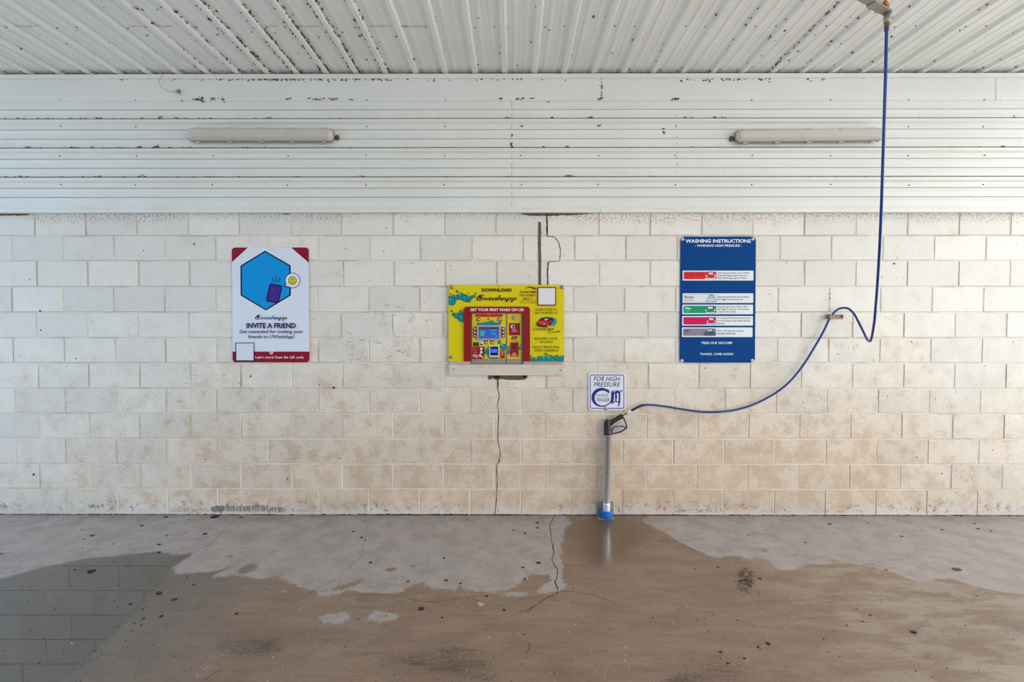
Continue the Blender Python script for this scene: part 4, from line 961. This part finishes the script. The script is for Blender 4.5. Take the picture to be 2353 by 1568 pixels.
def door_left(q):
    q.rect(92, 1006 + O, 1486, 1205 + O, FRAME); q.rect(92, 1140 + O, 1486, 1148 + O, (96, 86, 78)); q.rect(94, 106, 1486, 1000 + O, (226, 200, 20))
    q.rect(220, 130, 1355, 246, (196, 16, 26), 16); q.rect(232, 160, 1345, 225, (216, 40, 46), 10); q.text('RATE', 722, 140, 850, 170, (244, 190, 190))
    q.bubbles([(258, 432, 26), (550, 425, 16), (1095, 395, 20), (1325, 400, 26), (760, 340, 42), (335, 525, 52), (1250, 490, 56), (450, 545, 70), (520, 540, 56), (1170, 525, 56), (640, 515, 72), (1080, 535, 66), (980, 520, 70), (720, 535, 90), (885, 490, 112), (800, 560, 60), (940, 560, 60)], (94, 106, 1486, 590), line=12)
    for yy in (745, 890, 1040):
        q.circ(190, yy, 76, (98, 26, 22)); q.rect(190, yy - 74, 280, yy + 74, (98, 26, 22)); q.circ(1385, yy, 76, (98, 26, 22)); q.rect(1295, yy - 74, 1385, yy + 74, (98, 26, 22))
    for xx in (660, 925): q.circ(xx, 315 + O, 74, (98, 26, 22)); q.rect(xx - 74, 215 + O, xx + 74, 315 + O, (98, 26, 22))
    q.rect(135, 310 + O, 378, 466 + O, (50, 26, 18), 14); q.text('24 HR', 172, 340 + O, 345, 385 + O, (150, 130, 60)); q.text('VIDEO', 180, 412 + O, 345, 442 + O, (120, 90, 50))
    q.rect(385, 310 + O, 568, 472 + O, (214, 208, 214), 10); q.poly([(410, 360 + O), (450, 350 + O), (520, 395 + O), (545, 380 + O), (535, 425 + O), (470, 440 + O), (420, 400 + O)], (44, 50, 60))
    q.rect(95, 490 + O, 598, 1000 + O, (150, 18, 30))
    q.stroke(arc(195, 600 + O, 66, 62, 30, 330, 16), 12, (226, 130, 120)); q.stroke([(180, 590 + O), (215, 575 + O), (235, 610 + O), (300, 655 + O)], 14, (226, 150, 140))
    for r in (700, 728, 756): q.rect(140, r + O, 305, r + 14 + O, (206, 96, 90))
    for yy in (580, 720): q.circ(468, yy + O, 56, (236, 228, 222)); q.stroke([(440, yy + 12 + O), (468, yy - 22 + O), (496, yy + 12 + O), (440, yy + 12 + O)], 8, (90, 130, 120))
    q.rect(120, 815 + O, 325, 945 + O, (220, 206, 206)); q.rect(125, 880 + O, 215, 945 + O, (80, 90, 150)); q.rect(220, 820 + O, 322, 870 + O, (214, 96, 70)); q.rect(235, 885 + O, 315, 925 + O, (190, 150, 140))
    q.circ(425, 862 + O, 62, (236, 228, 222)); q.circ(425, 862 + O, 28, (70, 120, 100)); q.stroke([(465, 890 + O), (520, 905 + O), (545, 985 + O)], [30, 40, 44], (236, 214, 204))
    q.bubbles([(1225, 305 + O, 68), (690, 690 + O, 112), (800, 640 + O, 130), (860, 840 + O, 130), (1390, 500 + O, 136)], (94, 106, 1486, 1000 + O), line=16)
    q.rect(1262, 640 + O, 1445, 975 + O, (150, 18, 26))
    for s, yy in (('INSERT', 655), ('CARD', 708), ('QUICKLY', 762), ('REMOVE', 815)): q.text(s, 1290, yy + O, 1412, yy + 36 + O, (244, 176, 140), bold=.02)
    q.circ(1308, 925 + O, 14, (240, 190, 170))
dl = slab(rrect(90, 100, 1490, 1205 + O, 0), M_, -.017, 'door', FRAME, t, -.006, 0, door_left)
def door_right(q):
    q.rect(1545, 1006 + O, 2130, 1205 + O, FRAME); q.rect(1545, 1140 + O, 2130, 1150 + O, (96, 86, 78)); q.rect(1556, 110, 2130, 995 + O, (224, 198, 18))
    q.text('INSERT QUARTERS ONLY', 1590, 432, 2112, 474, (168, 150, 40))
    q.rect(1615, 505, 2082, 1012, (152, 20, 32)); q.poly(arc(1790, 650, 95, 90, 90, 270, 12), (222, 220, 206)); q.poly(arc(1790, 650, 50, 50, 90, 270, 8), (120, 120, 112))
    q.text('INSERT', 1770, 770, 1925, 806, (250, 214, 206), bold=.03); q.text('QUARTERS', 1730, 836, 1970, 872, (250, 214, 206), bold=.03)
    car_logo(q, 1700, 1040, 1990, 1185); q.text('CHARGER', 1635, 1195, 1960, 1232, (110, 70, 14), shear=.3); script_carwash(q, 1870, 1215, 2045, 1272, (110, 70, 14), 10)
    q.bubbles([(1605, 515 + O, 50), (1610, 640 + O, 64), (1610, 740 + O, 64), (2058, 550 + O, 66), (2125, 410 + O, 40)], (1556, 110, 2130, 995 + O), line=14)
    q.rect(1668, 308 + O, 2022, 900 + O, (152, 20, 32)); q.circ(1830, 500 + O, 95, (60, 12, 34), ry=42)
    q.text('COIN', 1770, 745 + O, 1910, 800 + O, (250, 220, 214), bold=.03); q.text('RETURN', 1730, 824 + O, 1958, 872 + O, (250, 220, 214), bold=.03)
dr = slab(rrect(1540, 100, 2140, 1205 + O, 0), M_, -.019, 'door', FRAME, t, -.006, 0, door_right)
bz = slab(rrect(278, 580, 1302, 1222, 40), M_, -.026, 'screen_bezel', worn('grey_bezel', lin((170, 152, 148)), .5, .1, (120, 110, 100), .3, 40), t, -.017, .0015)
SCRN = newmat('screen_glow', lin((10, 50, 140)), .15, 0, lin((12, 62, 150)), .55)
def scr(q):
    q.rect(370, 672, 1200, 740, newmat('screen_dark', lin((16, 38, 54)), .2))
    gm = newmat('screen_green', lin((20, 120, 80)), .2, 0, lin((24, 150, 80)), .35); tm = newmat('screen_teal', lin((30, 140, 140)), .2, 0, lin((30, 130, 140)), .4)
    q.circ(510, 930, 110, gm, ry=120); q.rect(430, 845, 620, 880, tm); q.text('$', 455, 880, 500, 990, (90, 190, 150)); q.rect(420, 990, 600, 1030, tm)
    q.rect(860, 790, 1110, 825, tm); q.circ(935, 930, 62, tm, ry=56); q.circ(935, 930, 40, SCRN, ry=36); q.poly([(970, 880), (1060, 920), (1080, 960), (1140, 1110), (1080, 1080), (1040, 980), (960, 960)], gm)
slab(rrect(366, 670, 1206, 1140, 0), M_, -.0265, 'screen', SCRN, t, -.024, 0, scr)
SILV = worn('silver_button', lin((196, 182, 186)), .3, .4, (110, 90, 96), .3, 60)
def knob(x, y, r, d, name, mat, par, ring=None):
    c = M_.px((x, y)); c = P(c[0], c[1], d); m = MB(); rr = r / 18.1 / 288
    if ring: m.lathe((c.x, d, c.z), (0, -1, 0), [(rr * 1.5, -.001), (rr * 1.5, .002), (rr, .0022)], ring, 18)
    m.lathe((c.x, d, c.z), (0, -1, 0), [(rr, -.001), (rr, .004), (rr * .8, .005), (rr * .3, .0052)], mat, 18)
    return m.build(name, par)
for yy in (745, 890, 1040):
    knob(193, yy, 50, -.0195, 'button', SILV, t); knob(1383, yy, 50, -.0195, 'button', SILV, t)
for xx in (660, 925): knob(xx, 312 + O, 52, -.0195, 'button', SILV, t)
for xx in (355, 1222): knob(xx, 352, 52, -.019, 'lock', SILV, t, BLACK)
lk = knob(1840, 285, 92, -.0205, 'lock', GALV, t)
def reader(q):
    q.rect(845, 488 + O, 1165, 850 + O, (14, 14, 26)); q.rect(845, 765 + O, 1165, 845 + O, (10, 10, 14)); q.poly([(872, 480 + O), (915, 480 + O), (892, 522 + O)], (150, 190, 240))
rd = slab(rrect(800, 430 + O, 1205, 930 + O, 16), M_, -.034, 'card_reader', newmat('reader_grey', lin((196, 196, 190)), .45), t, -.0175, .0012, None)
m = MB(); q = Art(m, 18.1, 1080, 715, -.0345, 8e-5); reader(q); fp = m.build('reader_face', rd)
slab(rrect(870, 580 + O, 1125, 735 + O, 0), M_, -.0356, 'display', newmat('reader_display', lin((30, 70, 220)), .2, 0, lin((24, 66, 245)), .9), rd, -.0345)
slab(rrect(822, 930 + O, 1200, 978 + O, 10), M_, -.030, 'card_lip', newmat('reader_blue', lin((20, 44, 96)), .4), rd, -.0175)
m = MB(); c1 = M_.px((1842, 350 + O)); c2 = M_.px((1842, 500 + O)); p1 = P(c1[0], c1[1], -.0215); p2 = P(c2[0], c2[1], -.0215)
m.box((p1.x - .0035, -.0255, p2.z), (p1.x + .0035, -.0188, p1.z), BLACK); m.lathe((p1.x, -.0192, p2.z), (0, -1, 0), [(.017, 0), (.016, .003), (.008, .0035)], BLACK, 16)
m.build('coin_return', t)
m = MB(); c1 = M_.px((1850, 570)); c2 = M_.px((1850, 740)); p1 = P(c1[0], c1[1], -.021); p2 = P(c2[0], c2[1], -.021)
m.box((p1.x - .005, -.025, p2.z), (p1.x + .005, -.0188, p1.z), GALV); m.box((p1.x - .0012, -.0256, p2.z + .006), (p1.x + .0012, -.0249, p1.z - .006), DARK); m.build('coin_slot', t)

t = thing('cover_plate', P(1163, 863, 0), 'long white painted metal plate screwed to the wall beneath the pay terminal', 'plate')
y2 = Art(MB(), 6.532, 1010, 640, -.028)
PLATE = worn('cream_metal', lin((212, 200, 186)), .45, 0, (160, 136, 112), .35, 12)
slab(rrect(140, 1292, 1870, 1458, 0), y2, -.026, 'plate', PLATE, t, 0, .002)
for (x, y) in ((215, 1363), (1818, 1379)):
    p = y2.px((x, y)); disc_screw(p[0], p[1], -.0275, 1.7, t, SCREW)

# ------------------------------------------------------------------ gun holder stand
yT = -.058
top = P(1396.5, 1000, yT); bot = P(1393.4, 1188, yT); R = .0305
t = thing('spray_gun_holder', (bot.x, yT, 0), 'upright steel tube holder with blue cup standing on the floor against the wall', 'holder')
ax = (top - bot).normalized(); L = (top - bot).length
mb = MB()
prof = [(R * .96, 0), (R * .96, .03)]
for k in range(5): z = .048 + k * .0125; prof += [(R * .96, z - .003), (R * 1.08, z), (R * 1.08, z + .004), (R * .96, z + .007)]
prof += [(R, .12), (R, L - .004), (R * 1.05, L - .003), (R * 1.05, L), (R * .85, L), (R * .85, L - .1), (.001, L - .1)]
mb.lathe(bot, ax, prof, newmat('polished_tube', lin((222, 222, 222)), .27, .85), 40); mb.build('tube', t)
mb = MB(); p0, p1 = P(1371, 1152.4, -.006), P(1409.4, 1184, -.006)
mb.box((p0.x, -.008, .006), (p1.x, -.0015, p0.z), GALV); q0 = PF(1373.6, 1193, .004); q1 = PF(1412.6, 1193, .004)
mb.box((q0.x, q0.y, 0), (q1.x, -.0015, .006), GALV)
mb.build('wall_bracket', t, .001)
for x in (1377, 1404):
    mb = MB(); c = P(x, 1163, -.008); mb.lathe((c.x, -.007, c.z), (0, -1, 0), [(.008, 0), (.008, .004), (.005, .006)], SCREW, 6); mb.build('bolt', t)
mb = MB(); rings = []
zb, zt = .0065, P(1392, 1177, -.1).z
for z, rr in ((zb, .040), (zb + .012, .047), (zb + .03, .049), (zt - .006, .048), (zt, .044), (zt, .035), (zt - .02, .033)):
    rings.append([(bot.x + math.cos(q) * rr, yT + .002 + math.sin(q) * min(rr, .042), z - (.012 * max(0, math.sin(q))) * 0) for q in [2 * math.pi * k / 28 for k in range(28)]])
mb.loft(rings, BLUERUB); mb.build('cup', t)

# ------------------------------------------------------------------ spray gun
gz = lambda x, y, d=yT: P(x / 8.712 + 1330, y / 8.712 + 840, d)
t = thing('spray_gun', gz(578, 1385), 'black trigger spray gun with blue lever resting in the top of the tube holder', 'spray gun')
mb = MB()
def ell(c, u, ru, rv, n=16):             # ring in the plane spanned by u (in picture plane) and the depth axis
    return [Vector(c) + u * (ru * math.cos(q)) + Vector((0, 1, 0)) * (rv * math.sin(q)) for q in [2 * math.pi * k / n for k in range(n)]]
ux = Vector((1, 0, 0)); sc = 1 / 8.712 / 285.0
rings = []
for (y, xl, xr, dv) in ((1400, 522, 640, .024), (1386, 497, 668, .030), (1372, 497, 668, .030), (1362, 503, 656, .029), (1300, 503, 648, .026), (1220, 503, 646, .024), (1160, 504, 640, .023), (1120, 514, 630, .022), (1098, 530, 612, .018), (1086, 550, 596, .012), (1081, 568, 580, .004)):
    c = gz((xl + xr) / 2, y); rings.append(ell(c, ux, (xr - xl) / 2 * sc, dv))
mb.loft(rings, BLACK)
rings = []
pth = [(590, 1172, 62), (640, 1150, 50), (690, 1118, 44), (760, 1075, 42), (820, 1038, 44), (850, 1022, 50), (868, 1010, 46), (880, 1003, 30)]
for i, (x, y, r) in enumerate(pth):
    a0, a1 = pth[max(i - 1, 0)], pth[min(i + 1, len(pth) - 1)]
    d = (gz(a1[0], a1[1]) - gz(a0[0], a0[1])).normalized(); nrm = Vector((-d.z, 0, d.x))
    rings.append(ell(gz(x, y), nrm, r * sc, min(r * sc * .95, .018)))
mb.loft(rings, BLACK); mb.build('body', t)
mb = MB()
mb.tube([gz(*p) for p in ((868, 1030), (895, 1058), (918, 1098), (936, 1150), (954, 1205), (962, 1235), (950, 1258), (905, 1290), (860, 1318), (810, 1340), (750, 1356), (690, 1364), (640, 1366))], .0052, BLACK, 10, 1.5)
mb.build('trigger_guard', t)
mb = MB(); mb.tube([gz(*p) for p in ((648, 1345), (668, 1300), (690, 1256), (712, 1232), (740, 1224), (790, 1224), (850, 1222), (895, 1220), (918, 1236), (934, 1258))], .0055, BLUEP, 10, 1.4)
mb.build('trigger', t)
mb = MB(); c = gz(786, 1222, yT - .008); mb.lathe((c.x, c.y + .004, c.z), (0, -1, 0), [(.005, 0), (.005, .004), (.003, .005)], SILV, 10); mb.build('pin', t)

# ------------------------------------------------------------------ blue hose
hp = [(1479, 931.3, -.056), (1500, 931.2, -.052), (1536, 935.6, -.046), (1572.5, 941.7, -.042), (1608.8, 946.4, -.04), (1637.8, 947.5, -.04), (1666.8, 945.7, -.04), (1692, 941.8, -.04), (1724.8, 932.6, -.04), (1761, 915.8, -.04), (1790, 898, -.04), (1815.4, 876.5, -.04), (1838, 850, -.04), (1855, 825.5, -.04), (1870.5, 800, -.04), (1891, 764.5, -.04), (1906, 733, -.042), (1914, 721.5, -.044), (1924, 712, -.048), (1935.8, 708, -.055), (1950, 710, -.07), (1962.7, 722, -.1), (1975.5, 746, -.16), (1985, 765, -.22), (1991, 777.5, -.28), (1996.8, 784.5, -.345), (2002, 779.5, -.42), (2008.8, 742, -.54), (2013, 695, -.64), (2017, 640, -.76), (2021.5, 564.6, -.9), (2025.5, 470, -1.03), (2028.5, 380, -1.12), (2032, 270, -1.19), (2035, 170, -1.24), (2037.3, 60, -1.27)]
P3 = [P(x, y, d) for x, y, d in hp]
def spline(pts, n=6):
    out = []
    for i in range(len(pts) - 1):
        p0, p1, p2, p3 = pts[max(i - 1, 0)], pts[i], pts[i + 1], pts[min(i + 2, len(pts) - 1)]
        for k in range(n):
            u = k / n; out.append(.5 * ((2 * p1) + (p2 - p0) * u + (2 * p0 - 5 * p1 + 4 * p2 - p3) * u * u + (3 * p1 - p0 - 3 * p2 + p3) * u ** 3))
    return out + [pts[-1]]
HOSE = newmat('blue_hose_rubber', lin((16, 62, 140)), .38)
g = N(HOSE); gb = g.n['Principled BSDF']; tcn = g.add('ShaderNodeTexCoord').outputs['Object']
g.l.new(g.mix(g.step(g.noise(tcn, 5, 4), .35, .7), lin((2, 50, 124)), lin((10, 66, 142))), gb.inputs['Base Color'])
t = thing('pressure_hose', P3[0], 'long blue pressure hose hanging from the ceiling boom through the wall clip to the gun', 'hose')
mb = MB(); mb.tube(spline(P3), .0078, HOSE, 14); mb.build('hose', t)
mb = MB(); a0 = P(1451, 944, yT); a1 = P(1481, 931, yT + .002)
mb.tube(spline([a0, P(1460, 939, yT), P(1470, 934, yT), a1], 4), .0094, BLACK, 14); mb.build('sleeve', t)
mb = MB(); b0 = P(1431, 955.5, yT); d = (P(1452, 943, yT) - b0); Ln = d.length
mb.lathe(b0, d, [(.006, 0), (.0085, .002), (.0085, .014), (.006, .016), (.006, .02), (.0092, .022), (.0092, .036), (.0065, .038)], BRASS, 8); mb.build('brass_fitting', t)
mb = MB(); mb.lathe(b0 + d.normalized() * .037, d, [(.0062, 0), (.0085, .002), (.0085, .016), (.0072, .018), (.0072, Ln - .034)], STEEL, 14); mb.build('swivel_nut', t)

# ------------------------------------------------------------------ hose clip on the wall
t = thing('hose_clip', P(1921, 728, 0), 'small grey metal strap clip holding the blue hose to the block wall', 'clip')
CLIPM = worn('dull_clip', lin((136, 116, 104)), .5, .5, (90, 70, 58), .5, 60)
zt_, zb_ = P(1920, 723, -.01).z, P(1920, 733.5, -.01).z
def xx(px, d): return P(px, 728, d).x
path = [(xx(1938, -.004), -.002), (xx(1919, -.004), -.002), (xx(1915, -.02), -.018), (xx(1912, -.055), -.053), (xx(1909, -.06), -.058), (xx(1905, -.055), -.053), (xx(1901, -.02), -.018), (xx(1899.5, -.004), -.002)]
mb = MB(); th = .0018
for i in range(len(path) - 1):
    (xa, ya), (xb, yb) = path[i], path[i + 1]; l = math.hypot(xb - xa, yb - ya); nx_, ny_ = -(yb - ya) / l * th, (xb - xa) / l * th
    f = [(xa - nx_, ya - ny_, zb_), (xb - nx_, yb - ny_, zb_), (xb - nx_, yb - ny_, zt_), (xa - nx_, ya - ny_, zt_)]; k = [(xa + nx_, ya + ny_, zb_), (xb + nx_, yb + ny_, zb_), (xb + nx_, yb + ny_, zt_), (xa + nx_, ya + ny_, zt_)]
    mb.prism(f, k, CLIPM)
mb.build('strap', t)
mb = MB(); c = P(1934.5, 727.5, -.004); mb.lathe((c.x, -.003, c.z), (0, -1, 0), [(.008, 0), (.0075, .004), (.004, .006)], newmat('dark_bolt', lin((60, 46, 40)), .5, .5), 10); mb.build('bolt', t)

# ------------------------------------------------------------------ ceiling boom
ZB = CAMZ + 1.70
A = PF(2049, 30, ZB); Bv = PF(2007, 8, ZB); dirv = (Bv - A); dirv.z = 0; dirv.normalize(); side = Vector((-dirv.y, dirv.x, 0)); up = Vector((0, 0, 1))
S = PF(2038.5, 30, ZB)
t = thing('hose_boom', (S.x, S.y, ZB), 'tan steel swing boom hanging from the ceiling with the blue hose connected', 'boom')
def bar(mb, p, q, w, h, mat, zoff=0):
    p, q = Vector(p) + up * zoff, Vector(q) + up * zoff; d = (q - p).normalized(); s_ = Vector((-d.y, d.x, 0)) * (w / 2)
    f = [p - s_, p + s_, p + s_ + up * h, p - s_ + up * h]; k = [v + (q - p) for v in f]; mb.prism(f, k, mat)
BOOM = worn('tan_steel', lin((158, 148, 134)), .5, .25, (112, 100, 86), .45, 30)
piv = S + dirv * 1.75
mb = MB(); bar(mb, S + dirv * .10 , piv, .046, .05, BOOM, .008); mb.build('arm', t, .002)
mb = MB(); e0 = S - dirv * .028
tip = [e0 - side * .010, e0 + side * .010, S + side * .024, S + dirv * .155 + side * .024, S + dirv * .155 - side * .024, S - side * .024]
mb.prism([p.copy() for p in tip], [p + up * .008 for p in tip], BOOM); mb.build('end_plate', t)
hx, hy = P3[-1].x, P3[-1].y
ptop = Vector((S.x, S.y, ZB)); 
mb = MB(); mb.lathe(ptop + up * .002, (0, 0, -1), [(.0165, 0), (.0165, .048), (.015, .05), (.015, .054)], GALV, 18); mb.build('pipe_socket', t)
mb = MB(); mb.lathe(ptop - up * .048, (0, 0, -1), [(.0125, 0), (.0135, .004), (.0125, .012), (.0125, .046), (.011, .048)], worn('aged_brass', lin((128, 100, 60)), .45, .6, (70, 54, 36), .5, 60), 16); mb.build('ferrule', t)
mb = MB(); mb.tube([ptop + up * .006, ptop + up * .035, ptop + up * .045 + dirv * .01, ptop + up * .05 + dirv * .03], .011, BRASS, 12); mb.build('elbow', t)
mb = MB(); mb.lathe(piv - up * .02, (0, 0, 1), [(.045, 0), (.045, .06), (.03, .062), (.03, ZCEIL - ZB - .02), (.09, ZCEIL - ZB - .018), (.09, ZCEIL - ZB)], BOOM, 20); mb.build('pivot', t)

# ------------------------------------------------------------------ sealed light fixtures
HOUS = worn('grey_housing', lin((138, 130, 122)), .5, 0, (110, 94, 80), .5, 20)
LENS = worn('dusty_diffuser', lin((204, 196, 186)), .35, 0, (178, 164, 150), .4, 6)
CLIPL = worn('clip_metal', lin((206, 200, 192)), .35, .3, (150, 130, 110), .4, 50)
def fixture(c, L, Hh, tilt, knob_side, label):
    t = thing('light_fixture', c, label, 'light', None)
    rot = Matrix.Rotation(tilt, 3, 'Y')
    def tr(x, y, z): v = rot @ Vector((x, 0, z)); return Vector((c.x + v.x, y, c.z + v.z))
    def ring(l, h, r, y, n=5): return [tr(x, y, z) for x, z in rrect(-l / 2, -h / 2, l / 2, h / 2, r, n)]
    mb = MB(); mb.loft([ring(L - .05, Hh - .03, .03, -.032), ring(L - .03, Hh - .02, .034, -.05), ring(L, Hh, .04, -.062), ring(L, Hh, .04, -.072), ring(L - .006, Hh - .006, .038, -.074)], HOUS); mb.build('housing', t)
    mb = MB(); mb.loft([ring(L - .010, Hh - .010, .037, -.0735), ring(L - .013, Hh - .013, .036, -.092), ring(L - .018, Hh - .020, .034, -.099), ring(L - .05, Hh - .046, .022, -.116), ring(L - .055, Hh - .052, .02, -.118)], LENS, False); mb.build('diffuser', t)
    for i in range(5):
        x = -L / 2 + .08 + i * (L - .16) / 4
        for sgn in (1, -1):
            mb = MB(); z = sgn * (Hh / 2 + .001)
            f = [tr(x - .016, -.082, z - .004), tr(x + .016, -.082, z - .004), tr(x + .016, -.082, z + .003), tr(x - .016, -.082, z + .003)]
            mb.prism(f, [Vector((p.x, -.05, p.z)) for p in f], CLIPL); mb.build('clip', t)
    k = tr(knob_side * (L / 2 + .002), -.047, -.008)
    mb = MB(); mb.lathe(k - Vector((knob_side * .03, 0, 0)), (knob_side, 0, 0), [(.012, 0), (.016, .012), (.016, .04), (.02, .042), (.02, .052), (.012, .056)], worn('dark_gland', lin((96, 78, 58)), .6, 0, (50, 40, 30), .6, 50), 12); mb.build('cable_gland', t)
pl, pr_ = P(428, 306, -.095), P(768.5, 310, -.07)
fixture(Vector(((pl.x + pr_.x) / 2, -.03, P(600, 310.5, -.075).z)), pr_.x - pl.x, .104, .0035, 1, 'long sealed strip light on the cladding at left, above the referral sign')
pl, pr_ = P(1688, 310, -.07), P(2034, 306, -.095)
fixture(Vector(((pl.x + pr_.x) / 2, -.03, P(1860, 311.5, -.075).z)), pr_.x - pl.x, .100, -.0105, -1, 'long sealed strip light on the cladding at right, its end behind the blue hose')

# ------------------------------------------------------------------ yellow wire and its clamp
wp = [(382, 167.5, -.03), (377, 170, -.05), (371, 177, -.055), (367.2, 184, -.056), (366.8, 192, -.056), (371, 200, -.056), (380, 206.5, -.056), (392, 210.5, -.056), (406, 212, -.056)]
mb = MB(); mb.tube(spline([P(*p) for p in wp], 5), .0016, newmat('yellow_wire', lin((206, 168, 82)), .45), 6)
tag(mb.build('wire'), 'thin yellow wire looping out of the ceiling edge at upper left', 'wire')
t = thing('wire_clamp', P(409, 212, -.045), 'small shiny metal clamp gripping the yellow wire on the white board', 'clamp')
mb = MB(); c = P(409, 210, -.05)
mb.box((c.x - .012, -.064, c.z - .004), (c.x + .012, -.040, c.z + .000), SCREW); mb.box((c.x + .008, -.060, c.z - .02), (c.x + .012, -.040, c.z + .016), SCREW)
mb.build('bracket', t); mb = MB(); mb.lathe((c.x - .001, -.044, c.z + .008), (0, -1, 0), [(.007, 0), (.007, .016), (.004, .018)], STEEL, 8); mb.build('screw', t)

# ------------------------------------------------------------------ daylight
w = bpy.data.worlds.new('sky'); SC.world = w; w.use_nodes = True
g = N(w); bg = g.n['Background']
tc = g.add('ShaderNodeTexCoord').outputs['Generated']; s = g.add('ShaderNodeSeparateXYZ', inp={0: tc})
c1 = g.mix(g.step(s.outputs[0], -.8, -.1), (.34, .88, 1.6, 1), (.50, .49, .47, 1))
c2 = g.mix(g.step(s.outputs[0], .1, .85), c1, (3.4, 3.5, 3.38, 1))
c3 = g.mix(g.step(s.outputs[2], .25, .8), c2, (.9, 1.1, 1.4, 1))
g.l.new(c3, bg.inputs['Color']); bg.inputs['Strength'].default_value = 1.0

SC.view_settings.view_transform = 'Standard'; SC.view_settings.look = 'None'
SC.view_settings.gamma = 1.0; SC.view_settings.use_curve_mapping = False
sun = bpy.data.lights.new('sun', 'SUN'); sun.energy = 3.0; sun.angle = .01; sun.color = (1.0, .97, .92)
so = bpy.data.objects.new('sun', sun); COL.objects.link(so)
so.rotation_euler = Vector((-.25, .42, -1.0)).to_track_quat('-Z', 'Y').to_euler()   # high sun in front of the bay; the roof shades the bay
mb = MB(); mb.box((XL, -4.9, 0), (-1.1, -4.7, ZCEIL + .02), newmat('white_blocker', lin((205, 205, 202)), .7)); struct(mb.build('light_blocker_wall'))  # added unseen wall, keeps front light off the left half
SC.view_settings.exposure = 0.66
